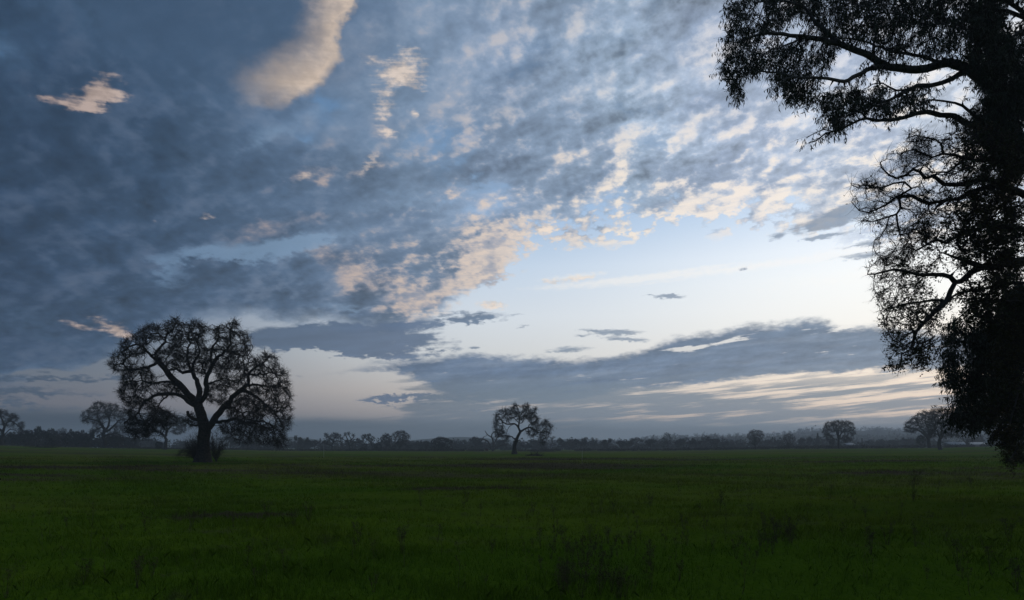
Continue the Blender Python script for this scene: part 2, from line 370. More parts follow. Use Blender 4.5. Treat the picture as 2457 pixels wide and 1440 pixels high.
def material(name, col, rough=0.9, noise_scale=None, col2=None, bump=0.0, bump_scale=None, spec=0.2, transl=0.0):
    m = bpy.data.materials.new(name); m.use_nodes = True
    nt = m.node_tree; E.nt = nt
    b = nt.nodes['Principled BSDF']
    b.inputs['Roughness'].default_value = rough
    b.inputs['Specular IOR Level'].default_value = spec
    b.inputs['Base Color'].default_value = (*col, 1)
    t = nt.nodes.new('ShaderNodeTexCoord')
    if noise_scale:
        f = smooth(noise(E(t.outputs['Object']), noise_scale, 5, 0.6), 0.35, 0.65)
        setin(b.inputs['Base Color'], mixc(f, (*col, 1), (*col2, 1)))
    if bump:
        bn = nt.nodes.new('ShaderNodeBump'); bn.inputs['Strength'].default_value = bump
        setin(bn.inputs['Height'], noise(E(t.outputs['Object']), bump_scale or 8, 6, 0.6))
        nt.links.new(bn.outputs[0], b.inputs['Normal'])
    return m

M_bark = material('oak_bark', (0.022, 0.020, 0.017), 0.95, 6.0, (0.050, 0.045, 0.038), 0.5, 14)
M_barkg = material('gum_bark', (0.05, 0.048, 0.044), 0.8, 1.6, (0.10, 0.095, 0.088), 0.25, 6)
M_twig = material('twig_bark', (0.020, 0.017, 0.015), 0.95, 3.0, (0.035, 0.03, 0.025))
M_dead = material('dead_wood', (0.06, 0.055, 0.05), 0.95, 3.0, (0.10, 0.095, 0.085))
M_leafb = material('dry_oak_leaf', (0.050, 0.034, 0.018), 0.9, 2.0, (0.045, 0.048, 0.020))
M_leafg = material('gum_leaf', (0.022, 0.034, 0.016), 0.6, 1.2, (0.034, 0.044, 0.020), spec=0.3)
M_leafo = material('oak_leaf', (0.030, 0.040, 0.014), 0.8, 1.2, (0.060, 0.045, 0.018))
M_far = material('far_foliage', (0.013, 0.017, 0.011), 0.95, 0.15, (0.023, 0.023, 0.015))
M_brush = material('brush', (0.022, 0.022, 0.016), 0.95, 0.5, (0.038, 0.032, 0.024))

# ------------------------------------------------------------------ ground height and placing
_hx = [-2500, -400, 0, 300, 500, 700, 1200, 1600, 1900, 2250, 2457, 2900, 5000]
_hz = [3.2, 3.2, 2.7, 1.55, 1.0, 0.45, 0.2, 0.45, 1.3, 1.75, 2.7, 3.0, 3.2]
def ground_h(x, y):
    x = np.asarray(x, float); y = np.asarray(y, float)
    d = np.hypot(x, y)
    az = np.arctan2(x, np.abs(y) + 1e-6)
    px = CX + F_PX * np.tan(np.clip(az, -1.2, 1.2))
    far = np.interp(px, _hx, _hz)
    w = np.clip(d / 300.0, 0, 1.0) ** 1.6
    und = 0.10 * np.sin(x * 0.11 + 1.0) * np.sin(y * 0.083) + 0.05 * np.sin(x * 0.31 - y * 0.17) + 0.03 * np.sin(y * 0.6 + x * .23) + 0.036 * np.sin(x * 1.3 + 1.5 * np.sin(y * .9)) * np.sin(y * 1.7 + np.sin(x * .8))
    fade = np.clip(d / 15.0, 0, 1) * np.clip(1.5 - d / 200.0, 0, 1)
    return far * w + und * fade
def gh(x, y): return float(ground_h(x, y))
def W(px, py, Y):
    """world point at depth Y seen at photograph pixel px, py"""
    return np.array([(px - CX) / F_PX * Y, Y, CAM_H + (HY - py) / F_PX * Y])
def foot(px, py, ymax=330.0):
    """depth at which the ground is seen at px, py"""
    best, bd = None, 1e9
    for Y in np.geomspace(6, ymax, 1500):
        X = (px - CX) / F_PX * Y
        q = HY - (gh(X, Y) - CAM_H) / Y * F_PX
        if abs(q - py) < bd: best, bd = Y, abs(q - py)
    return best
def on_ground(px, Y):
    X = (px - CX) / F_PX * Y
    return (X, Y, gh(X, Y))

# ------------------------------------------------------------------ tree skeletons
class Skel:
    def __init__(self, seed=0):
        self.P = []; self.par = []; self.part = []; self.rmin = []
        self.rng = np.random.default_rng(seed)
    def add(self, p, par, part, rmin=0.0):
        self.P.append(np.asarray(p, float)); self.par.append(par); self.part.append(part); self.rmin.append(rmin)
        return len(self.P) - 1
    def nearest(self, p):
        A = np.array(self.P); return int(np.argmin(((A - p) ** 2).sum(1)))
    def limb(self, pts, r0, r1, part, step=0.5, wig=0.0, par=None):
        """guide limb through pts (k,3); joined to the nearest node there is"""
        pts = [np.asarray(p, float) for p in pts]
        if par is None: par = self.nearest(pts[0]) if self.P else -1
        # Catmull-Rom
        Q = [pts[0] * 2 - pts[1]] + pts + [pts[-1] * 2 - pts[-2]]
        out = []
        for i in range(1, len(Q) - 2):
            L = np.linalg.norm(Q[i + 1] - Q[i]); n = max(1, int(round(L / step)))
            for k in range(n):
                t = k / n
                out.append(0.5 * ((2 * Q[i]) + (Q[i + 1] - Q[i - 1]) * t + (2 * Q[i - 1] - 5 * Q[i] + 4 * Q[i + 1] - Q[i + 2]) * t * t + (3 * Q[i] - Q[i - 1] - 3 * Q[i + 1] + Q[i + 2]) * t ** 3))
        out.append(pts[-1]); m = len(out); ids = []
        for i, p in enumerate(out):
            if i == 0 and par >= 0: continue
            f = i / max(1, m - 1)
            if wig and 0 < i: p = p + self.rng.normal(0, wig, 3)
            par = self.add(p, par, part, r0 * (1 - f) + r1 * f); ids.append(par)
        return ids
    def colonize(self, att, step, di, dk, iters=80, part=-1, wig=0.35, grav=0.0, skip=0, maxn=40000):
        att = np.asarray(att); alive = np.ones(len(att), bool)
        near = np.full(len(att), -1); nd = np.full(len(att), 1e9)
        newi = list(range(skip, len(self.P)))
        kdA = None
        for it in range(iters):
            if not newi or not alive.any() or len(self.P) > maxn: break
            kd = kdtree.KDTree(len(newi))
            for j, i in enumerate(newi): kd.insert(self.P[i], j)
            kd.balance()
            ids = np.nonzero(alive)[0]
            for a in ids:
                _, j, d = kd.find(att[a])
                if d < nd[a]: nd[a] = d; near[a] = newi[j]
            alive &= nd > dk
            sel = np.nonzero(alive & (nd < di))[0]
            if len(sel) == 0: break
            dirs = {}
            for a in sel:
                v = att[a] - self.P[near[a]]; v /= (np.linalg.norm(v) + 1e-9)
                k = near[a]
                dirs[k] = dirs.get(k, 0) + v
            newi = []
            for k, v in dirs.items():
                n = np.linalg.norm(v)
                if n < 1e-6: continue
                v = v / n
                p0 = self.P[k]; q = self.par[k]
                if q >= 0:
                    t = p0 - self.P[q]; t /= (np.linalg.norm(t) + 1e-9); v = v + 0.35 * t
                v = v + self.rng.normal(0, wig, 3) + np.array([0, 0, grav])
                v /= np.linalg.norm(v)
                newi.append(self.add(p0 + v * step, k, part, 0.0))
    def arrays(self):
        return np.array(self.P), np.array(self.par), np.array(self.part), np.array(self.rmin)
    def radii(self, tip, ex=2.3, rmax=1e9):
        P, par, part, rmin = self.arrays()
        acc = np.zeros(len(P)); r = np.zeros(len(P))
        for i in range(len(P) - 1, -1, -1):
            a = acc[i] if acc[i] > 0 else tip ** ex
            ri = a ** (1 / ex)
            if rmin[i] > 0:
                ri = rmin[i]
            r[i] = min(ri, rmax)
            if par[i] >= 0: acc[par[i]] += r[i] ** ex if rmin[i] <= 0 else min(r[i], a ** (1 / ex)) ** ex
        # children never thicker than the parent
        for i in range(len(P)):
            if par[i] >= 0: r[i] = min(r[i], r[par[i]])
        return P, par, part, r

def tube_mesh(P, par, r, sel, nside, bumpy=0.0, rng=None):
    """frusta along the edges (par->i) of the nodes in sel; continuous along the main child"""
    n = len(P)
    has = par >= 0
    d = np.zeros_like(P); d[has] = P[has] - P[par[has]]
    L = np.linalg.norm(d, axis=1, keepdims=True); L[L < 1e-9] = 1; d = d / L
    sel = np.nonzero(sel & has)[0]
    if len(sel) == 0: return np.zeros((0, 3)), np.zeros((0, 4), int)
    # the main child of every node: the thickest
    order = sel[np.argsort(r[sel])]
    main = np.full(n, -1); main[par[order]] = order
    dn = d.copy()                       # ring direction at a node: mean of in and out
    hm = main >= 0
    dn[hm] = d[hm] + d[main[hm]]
    dn /= np.maximum(np.linalg.norm(dn, axis=1, keepdims=True), 1e-9)
    ref = np.array([0.31, 0.87, 0.38])
    ang = np.arange(nside) * 2 * np.pi / nside
    def rings(c, dr, rr):
        u = np.cross(dr, ref); u /= np.maximum(np.linalg.norm(u, axis=1, keepdims=True), 1e-9)
        v = np.cross(dr, u)
        o = np.cos(ang)[None, :, None] * u[:, None, :] + np.sin(ang)[None, :, None] * v[:, None, :]
        k = rr[:, None, None]
        if bumpy and rng is not None: k = k * (1 + rng.normal(0, bumpy, (len(rr), nside, 1)))
        return c[:, None, :] + o * k
    # end rings for every selected node
    endpos = np.full(n, -1); endpos[sel] = np.arange(len(sel))
    E_ = rings(P[sel], dn[sel], r[sel])
    # start rings: shared when sel is the main child and its parent has a ring
    pa = par[sel]
    shared = (main[pa] == sel) & (endpos[pa] >= 0)
    ns = np.nonzero(~shared)[0]
    rs = np.where(main[pa[ns]] == sel[ns], r[pa[ns]], np.minimum(r[pa[ns]], r[sel[ns]] * 1.25))
    S_ = rings(P[pa[ns]], d[sel[ns]], rs)
    st = np.zeros(len(sel), int)
    st[shared] = endpos[pa[shared]]; st[ns] = len(sel) + np.arange(len(ns))
    V = np.concatenate([E_, S_]).reshape(-1, 3)
    k = np.arange(nside); k2 = (k + 1) % nside
    a = st[:, None] * nside; b = np.arange(len(sel))[:, None] * nside
    F = np.stack([a + k, a + k2, b + k2, b + k], axis=2).reshape(-1, 4)
    return V, F

def twig_chains(rng, base, dirs, n_seg, length, r, spread=0.8, grav=0.0, curl=0.35):
    """many short crooked twigs as 3-sided tubes, all at once"""
    m = len(base)
    D = dirs + rng.normal(0, spread, (m, 3)); D[:, 2] += grav
    D /= np.linalg.norm(D, axis=1, keepdims=True)
    Ls = length * rng.uniform(0.5, 1.3, m) / n_seg
    P = np.zeros((m, n_seg + 1, 3)); P[:, 0] = base
    for k in range(n_seg):
        P[:, k + 1] = P[:, k] + D * Ls[:, None]
        D = D + rng.normal(0, curl, (m, 3)); D[:, 2] += grav * 0.4
        D /= np.linalg.norm(D, axis=1, keepdims=True)
    rr = np.linspace(1.0, 0.45, n_seg + 1)[None, :] * (np.full(m, r) if np.isscalar(r) else r)[:, None]
    ang = np.arange(3) * 2 * np.pi / 3
    dd = P[:, -1] - P[:, 0]; dd /= np.maximum(np.linalg.norm(dd, axis=1, keepdims=True), 1e-9)
    u = np.cross(dd, [0.3, 0.8, 0.5]); u /= np.maximum(np.linalg.norm(u, axis=1, keepdims=True), 1e-9); v = np.cross(dd, u)
    o = np.cos(ang)[None, :, None] * u[:, None] + np.sin(ang)[None, :, None] * v[:, None]
    V = P[:, :, None, :] + o[:, None] * rr[:, :, None, None]
    V = V.reshape(-1, 3)
    b = (np.arange(m) * (n_seg + 1) * 3)[:, None, None]
    s = (np.arange(n_seg) * 3)[None, :, None]
    k = np.arange(3)[None, None, :]; k2 = (k + 1) % 3
    F = np.stack([b + s + k, b + s + k2, b + s + 3 + k2, b + s + 3 + k], axis=3).reshape(-1, 4)
    return V, F, P[:, 1:].reshape(-1, 3), P

def leaf_quads(rng, pts, length, width, down=0.0, spread=1.0, fold=0.15):
    m = len(pts)
    D = rng.normal(0, spread, (m, 3)); D[:, 2] -= down
    D /= np.linalg.norm(D, axis=1, keepdims=True)
    S = np.cross(D, rng.normal(0, 1, (m, 3))); S /= np.maximum(np.linalg.norm(S, axis=1, keepdims=True), 1e-9)
    N = np.cross(D, S)
    L = length * rng.uniform(0.6, 1.25, (m, 1)); Wd = width * rng.uniform(0.7, 1.2, (m, 1))
    a = pts; b = pts + D * L * 0.42 + S * Wd * 0.5 + N * L * fold * .5; c = pts + D * L; d = pts + D * L * 0.42 - S * Wd * 0.5 + N * L * fold * .5
    V = np.stack([a, b, c, d], 1).reshape(-1, 3)
    i = np.arange(m)[:, None] * 4
    F = np.concatenate([i, i + 1, i + 2, i + 3], 1)
    return V, F
def join(parts):
    V = []; F = []; o = 0
    for v, f in parts:
        if len(v) == 0: continue
        V.append(v); F.append(np.asarray(f) + o); o += len(v)
    sizes = sorted({f.shape[1] for f in F})
    return np.concatenate(V), [np.concatenate([f for f in F if f.shape[1] == s]) for s in sizes]
def px_attractors(rng, lobes, Y0, n, depth, conv, shell=0.0, ctr=None, half=None):
    """points in the lobes (ellipses read off the photograph through conv), spread through the depth of the crown"""
    areas = np.array([l[2] * l[3] * (l[4] if len(l) > 4 else 1.0) for l in lobes], float); pr = areas / areas.sum()
    ks = rng.choice(len(lobes), n, p=pr); out = []
    for k in ks:
        l = lobes[k]
        while True:
            a, b = rng.uniform(-1, 1, 2)
            q = a * a + b * b
            if q <= 1 and (q > shell * rng.random()): break
        px, py = conv(l[0] + a * l[2], l[1] + b * l[3])
        t = rng.uniform(-1, 1)
        if ctr is not None:
            e = 1 - ((px - ctr) / half) ** 2
            dd = depth * math.sqrt(max(0.08, e))
        else: dd = depth
        out.append(W(px, py, Y0 + t * dd))
    return np.array(out)
# ------------------------------------------------------------------ the two oaks of the open field, limb by limb
def assemble(name, sk, root_loc, label, cat, tip, limbs=(), nside=(9, 5, 3), twig=None, leaves=None, ex=2.3, mats=None, group=None, thick=0.05, bumpy=0.05, collar=None):
    """sk in world coordinates -> Empty > trunk, limb..., crown"""
    mb, mt, ml = mats or (M_bark, M_twig, M_leafb)
    rng = sk.rng
    P, par, part, r = sk.radii(tip, ex)
    root = empty(name, tuple(root_loc), label, cat, group)
    P = P - np.array(root_loc)
    if collar:                                     # root flare
        z = P[:, 2]; r = np.where((part == 0) & (z < collar), r * (1 + 0.55 * (1 - np.clip(z, 0, collar) / collar) ** 2), r)
    V, F = tube_mesh(P, par, r, part == 0, nside[0], bumpy * 1.5, rng)
    mesh_obj('trunk', V, F, mb, root, True)
    for k in limbs:
        V, F = tube_mesh(P, par, r, part == k, nside[0] - 1, bumpy, rng)
        if len(V): mesh_obj('limb', V, F, mb, root, True)
    cr = part < 0
    bits = []
    V, F = tube_mesh(P, par, r, cr & (r > thick), nside[1]); bits.append((V, F))
    V, F = tube_mesh(P, par, r, cr & (r <= thick), nside[2]); bits.append((V, F))
    lp = None
    if twig and cr.any():
        thin = np.nonzero(cr & (r <= twig.get('rmax', thick)))[0]
        src = rng.choice(thin, int(twig['n']))
        jit = rng.random((len(src), 1))
        base = P[src] * jit + P[par[src]] * (1 - jit)
        dr = P[src] - P[par[src]]; dr /= np.maximum(np.linalg.norm(dr, axis=1, keepdims=True), 1e-9)
        V, F, lp, _ = twig_chains(rng, base, dr, twig.get('seg', 3), twig['len'], twig['r'], twig.get('spread', .8), twig.get('grav', 0.0), twig.get('curl', .35))
        bits.append((V, F))
    if not any(len(b[0]) for b in bits): return root
    V, F = join(bits)
    crown = mesh_obj('crown', V, F, mt, root)
    if leaves and lp is not None:
        pts = lp[rng.choice(len(lp), int(leaves['n']))] + rng.normal(0, leaves.get('jit', .03), (int(leaves['n']), 3))
        V, F = leaf_quads(rng, pts, leaves['len'], leaves['wid'], leaves.get('down', .3))
        mesh_obj('leaves', V, F, ml, crown)
    return root

def big_oak():
    c = lambda x, y: (x / 3.3203, 740 + y / 3.3203)
    Y0 = foot(486, 1109)
    sk = Skel(11)
    def L(pts, r0, r1, part, d0=0.0, d1=0.0, wig=0.05):
        out = []
        for i, (x, y) in enumerate(pts):
            f = i / (len(pts) - 1)
            px, py = c(x, y); out.append(W(px, py, Y0 + d0 + (d1 - d0) * f))
        return sk.limb(out, r0, r1, part, 0.45, wig)
    s = Y0 / 78.0
    L([(1615, 1240), (1617, 1160), (1622, 1060), (1628, 960), (1610, 880), (1590, 810), (1575, 745)], .78 * s, .52 * s, 0, wig=0)
    # left leader and its arms
    L([(1590, 810), (1530, 715), (1475, 660), (1430, 600), (1370, 548), (1310, 480), (1262, 425)], .40, .27, 1, 0, -1.5)
    L([(1262, 425), (1215, 385), (1165, 345), (1140, 305), (1085, 290), (1020, 305), (985, 335)], .17, .06, 1, -1.5, -4)
    L([(1262, 425), (1235, 375), (1262, 322), (1315, 270), (1330, 205), (1385, 160), (1400, 105)], .17, .05, 1, -1.5, 1)
    L([(1262, 440), (1200, 465), (1120, 480), (1035, 490), (985, 452), (925, 445)], .16, .05, 1, -1.5, 0)
    L([(1480, 650), (1385, 603), (1300, 585), (1210, 600), (1135, 575), (1060, 585)], .17, .05, 2, 0, 3)
    L([(1560, 780), (1500, 745), (1440, 695), (1355, 682), (1265, 684), (1190, 722), (1130, 770), (1105, 830), (1035, 870), (985, 915)], .26, .06, 3, 0, -4)
    L([(1355, 682), (1300, 720), (1260, 770), (1240, 830), (1170, 900)], .09, .04, 3, -1, 1)
    # middle stems
    L([(1575, 745), (1592, 640), (1560, 572), (1530, 500), (1465, 512), (1400, 485), (1330, 500)], .33, .08, 4, 0, 2)
    L([(1530, 505), (1500, 430), (1490, 350), (1515, 280), (1500, 210), (1530, 140)], .16, .05, 4, 1.5, 3)
    L([(1530, 500), (1550, 420), (1590, 350), (1570, 260), (1600, 190)], .14, .04, 4, 1, -2)
    L([(1585, 745), (1640, 700), (1642, 600), (1655, 530), (1690, 460), (1725, 390), (1790, 350), (1840, 290), (1835, 210), (1862, 110)], .30, .05, 5, 0, -2)
    L([(1690, 460), (1680, 380), (1700, 300), (1740, 230), (1735, 150)], .15, .05, 5, -1, 1)
    L([(1648, 612), (1720, 580), (1800, 560), (1880, 590), (1930, 560)], .12, .04, 5, 0, 4)
    L([(1790, 350), (1870, 340), (1930, 380), (1990, 360)], .12, .04, 5, -1, -4)
    L([(1655, 530), (1610, 470), (1640, 410), (1690, 400)], .11, .05, 5, -.5, 2)
    # right leader
    L([(1628, 990), (1690, 915), (1750, 825), (1830, 735), (1905, 655), (1975, 600), (1985, 520), (2045, 470), (2110, 420), (2150, 370)], .42, .05, 6, 0, 2)
    L([(1905, 655), (1985, 670), (2060, 722), (2140, 790), (2215, 860), (2260, 960)], .19, .05, 6, 0, -3)
    L([(1950, 620), (2050, 612), (2150, 625), (2230, 610), (2290, 680)], .15, .04, 6, 1, 4)
    L([(1985, 520), (2090, 530), (2170, 510), (2220, 540)], .10, .04, 6, 1, -2)
    L([(1700, 905), (1800, 900), (1880, 880), (1970, 915), (2070, 900), (2170, 935), (2235, 1010)], .20, .04, 7, 0, -4)
    L([(1780, 800), (1860, 800), (1930, 830), (2020, 820), (2100, 860)], .13, .04, 7, 0, 4)
    L([(1610, 900), (1540, 880), (1500, 850), (1495, 825)], .20, .16, 8, 0, -1, wig=.02)
    L([(1600, 930), (1530, 935), (1470, 900), (1410, 905)], .08, .03, 8, 0, -2)
    lob = [(1390, 165, 70, 95, 1.3), (1225, 195, 130, 72), (1070, 300, 120, 95), (955, 430, 85, 85), (1100, 560, 140, 110), (1030, 670, 95, 90), (1130, 830, 150, 120), (1560, 165, 80, 70, 1.3), (1500, 310, 150, 105), (1330, 390, 110, 70), (1775, 200, 90, 70, 1.2), (1865, 140, 32, 62, 1.3), (1900, 290, 100, 110),
           (1740, 390, 130, 100), (1850, 520, 120, 110), (1720, 680, 90, 80), (2130, 430, 90, 85), (2010, 480, 110, 70), (2200, 560, 100, 100), (2245, 700, 80, 130), (2080, 720, 160, 120), (1950, 810, 150, 110), (2130, 890, 140, 110), (2215, 1010, 60, 90), (1540, 890, 80, 50), (1850, 960, 110, 50),
           (1360, 640, 90, 60), (1100, 960, 110, 70), (1280, 860, 90, 70), (1450, 430, 80, 60), (2290, 850, 45, 110), (1600, 470, 60, 60), (1960, 960, 130, 60), (2090, 1010, 90, 80, .6), (2235, 1060, 50, 70, .6), (1930, 1040, 60, 60, .4), (1150, 960, 90, 80, .7), (1060, 930, 60, 90, .6), (1260, 960, 60, 60, .4)]
    att = px_attractors(sk.rng, lob, Y0, 9000, 4.8, c, 0.25, ctr=486, half=250)
    sk.colonize(att, 0.30, 2.4, 0.34, 90, -1, 0.42, -0.02, maxn=24000)
    p = on_ground(486, Y0)
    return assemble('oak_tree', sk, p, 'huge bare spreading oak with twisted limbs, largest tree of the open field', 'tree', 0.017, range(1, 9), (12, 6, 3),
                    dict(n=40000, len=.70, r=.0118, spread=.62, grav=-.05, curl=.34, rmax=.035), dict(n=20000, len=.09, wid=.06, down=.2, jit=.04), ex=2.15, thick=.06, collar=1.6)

def lone_oak():
    c = lambda x, y: (690 + x / 3.78, 900 + y / 3.78)
    Y0 = foot(1235, 1089.7)
    sk = Skel(5); k = Y0 / 190.0
    def L(pts, r0, r1, part, d0=0.0, d1=0.0, wig=0.06):
        out = []
        for i, (x, y) in enumerate(pts):
            f = i / (len(pts) - 1); px, py = c(x, y); out.append(W(px, py, Y0 + d0 + (d1 - d0) * f))
        return sk.limb(out, r0 * k, r1 * k, part, 0.6, wig)
    L([(2057, 722), (2056, 690), (2058, 650), (2070, 605), (2092, 550), (2112, 512)], .62, .36, 0, wig=0)
    L([(2112, 512), (2095, 480), (2075, 452), (2045, 438), (2005, 446), (1962, 432), (1935, 405), (1920, 370), (1935, 330)], .30, .07, 1, 0, -1.5)
    L([(1962, 432), (1925, 440), (1900, 415), (1885, 380)], .12, .05, 1, -1, 1)
    L([(1950, 428), (1955, 470), (1935, 500), (1925, 540)], .11, .05, 1, -1, 0)
    L([(2045, 440), (2010, 470), (1995, 500), (1985, 540)], .10, .05, 1, 0, 1)
    L([(2098, 478), (2096, 430), (2104, 390), (2120, 350), (2150, 330), (2165, 290)], .26, .06, 2, 0, 1.5)
    L([(2100, 400), (2085, 350), (2055, 320), (2058, 280)], .14, .05, 2, 0, -1.5)
    L([(2097, 430), (2055, 395), (2015, 380), (1985, 340)], .13, .05, 2, 0, -2)
    L([(2110, 380), (2150, 375), (2190, 360), (2230, 320)], .13, .05, 2, 0, 2)
    L([(2100, 440), (2135, 430), (2140, 395), (2175, 400), (2210, 430)], .12, .05, 2, 0, -2)
    L([(2112, 512), (2145, 492), (2180, 474), (2225, 488), (2262, 512), (2292, 526), (2318, 500), (2345, 470), (2350, 425)], .30, .06, 3, 0, 1)
    L([(2180, 474), (2200, 440), (2240, 450), (2265, 480)], .12, .05, 3, 0, -1)
    L([(2292, 526), (2335, 515), (2360, 520), (2375, 560)], .10, .05, 3, 0, 0)
    L([(2064, 590), (2035, 562), (1995, 550), (1955, 552), (1930, 530)], .17, .05, 4, 0, -1.5)
    L([(2075, 612), (2092, 600), (2094, 590)], .12, .10, 4, 0, -.3, wig=0)
    lob = [(2060, 280, 30, 24), (2165, 290, 38, 28), (2245, 310, 26, 26), (1962, 322, 45, 28), (1912, 380, 40, 35), (1885, 440, 28, 45), (1925, 505, 38, 45), (2050, 330, 60, 35), (2180, 350, 70, 45), (2235, 400, 50, 45), (2250, 460, 45, 45), (2215, 520, 45, 40),
           (2340, 435, 38, 32), (2375, 470, 30, 45), (2320, 560, 36, 70), (2345, 520, 40, 40), (2000, 370, 50, 40), (1965, 550, 35, 30), (2120, 370, 60, 40), (2000, 560, 25, 20), (1900, 520, 25, 50)]
    att = px_attractors(sk.rng, lob, Y0, 2300, 3.6, c, 0.2, ctr=1252, half=82)
    sk.colonize(att, 0.38, 2.8, 0.50, 60, -1, 0.45, -0.03, maxn=9000)
    p = on_ground(1235, Y0)
    return assemble('oak_tree', sk, p, 'lone leaning oak with ragged hanging twigs, in mid field right of the dead grey tree', 'tree', 0.035, range(1, 5), (9, 5, 3),
                    dict(n=5200, len=1.1, r=.022, spread=.8, grav=-.38, curl=.35, rmax=.07), dict(n=2600, len=.20, wid=.13, down=.5, jit=.08), ex=2.2, thick=.1, collar=1.8)
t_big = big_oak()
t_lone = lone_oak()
# ------------------------------------------------------------------ the two big trees at the right edge
LS = 0.78
def near_tree(seed, Y0, conv_limbs, lobes, n_att, depth, root_px, trunk_pts, name, label, mats, step, di, dk, tip, twig, leaf, wig=.35, grav=0.0, lw=(.35, .05)):
    sk = Skel(seed)
    X0 = (root_px - CX) / F_PX * Y0
    sk.limb([np.array([X0 + a, Y0 + b, gh(X0, Y0) + c_]) for a, b, c_ in trunk_pts], lw[0], lw[0] * .45, 0, 0.4, 0.0)
    k = 0
    for (pts, r0, r1, d0, d1, new) in conv_limbs:
        if new: k += 1
        out = []
        for i, (px, py) in enumerate(pts):
            f = i / (len(pts) - 1); out.append(W(px, py, Y0 + d0 + (d1 - d0) * f))
        if new:                                     # spring from the trunk
            A = np.array([p for p, q in zip(sk.P, sk.part) if q == 0]); ids = [i for i, q in enumerate(sk.part) if q == 0]
            tz = out[0][2] - 0.9 if out[0][2] > 2.5 else out[0][2] + .2
            j = ids[int(np.argmin(abs(A[:, 2] - tz)))]
            out = [sk.P[j].copy(), sk.P[j] * .45 + out[0] * .55 + np.array([0, 0, .15])] + out
            sk.limb(out, r0 * LS, r1, k, 0.25, 0.012, par=j)
        else:
            sk.limb(out, r0 * LS, r1, k, 0.25, 0.012)
    att = []
    rng = sk.rng
    att = px_attractors(rng, lobes, Y0, n_att, depth, lambda x, y: (x, y), 0.0)
    sk.colonize(att, step, di, dk, 70, -1, wig, grav, skip=0, maxn=46000)
    return sk, (X0, Y0, gh(X0, Y0)), k

def finish_near(name, label, sk, p, k, tip, mats, twig, leaf, ex=2.2, ns=(12, 6, 3)):
    mb, mt, ml = mats; rng = sk.rng
    P, par, part, r = sk.radii(tip, ex)
    root = empty(name, p, label, 'tree')
    P = P - np.array(p)
    V, F = tube_mesh(P, par, r, part == 0, ns[0], .02, rng); mesh_obj('trunk', V, F, mb, root, True)
    for q in range(1, k + 1):
        V, F = tube_mesh(P, par, r, part == q, 9, .02, rng)
        if len(V): mesh_obj('limb', V, F, mb, root, True)
    cr = part < 0
    bits = [tube_mesh(P, par, r, cr & (r > .02), ns[1]), tube_mesh(P, par, r, cr & (r <= .02), ns[2])]
    thin = np.nonzero((r <= .03) & (part != 0) & (par >= 0))[0]
    dens = leaf.get('dens')
    if dens is not None:
        Pw = P + np.array(p)
        px = CX + Pw[:, 0] / Pw[:, 1] * F_PX; py = HY - (Pw[:, 2] - CAM_H) / Pw[:, 1] * F_PX
        w = np.array([dens(a, b) for a, b in zip(px[thin], py[thin])]); w = w / w.sum()
    else: w = None
    src = rng.choice(thin, twig['n'], p=w); jit = rng.random((len(src), 1))
    base = P[src] * jit + P[par[src]] * (1 - jit)
    dr = P[src] - P[par[src]]; dr /= np.maximum(np.linalg.norm(dr, axis=1, keepdims=True), 1e-9)
    V, F, lp, ch = twig_chains(rng, base, dr, twig['seg'], twig['len'], twig['r'], twig['spread'], twig['grav'], twig['curl'])
    bits.append((V, F)); V, F = join(bits)
    crown = mesh_obj('crown', V, F, mt, root)
    # leaves sit on a part of the twigs, many on each: clumps and gaps
    m = len(ch); pick = rng.choice(m, int(m * leaf['share']), replace=False)
    per = leaf['per']; seg = ch.shape[1]
    t = rng.uniform(.25, 1, (len(pick), per)) * (seg - 1); i0 = np.minimum(t.astype(int), seg - 2); f = (t - i0)[..., None]
    A = ch[pick][np.arange(len(pick))[:, None], i0]; B = ch[pick][np.arange(len(pick))[:, None], i0 + 1]
    pts = (A * (1 - f) + B * f).reshape(-1, 3)
    if leaf.get('keep'):
        Q = pts + np.array(p); qx = CX + Q[:, 0] / Q[:, 1] * F_PX; qy = HY - (Q[:, 2] - CAM_H) / Q[:, 1] * F_PX
        pts = pts[rng.random(len(pts)) < leaf['keep'](qx, qy)]
    V, F = leaf_quads(rng, pts, leaf['len'], leaf['wid'], leaf['down'], leaf['spr'])
    mesh_obj('leaves', V, F, ml, crown)
    return root

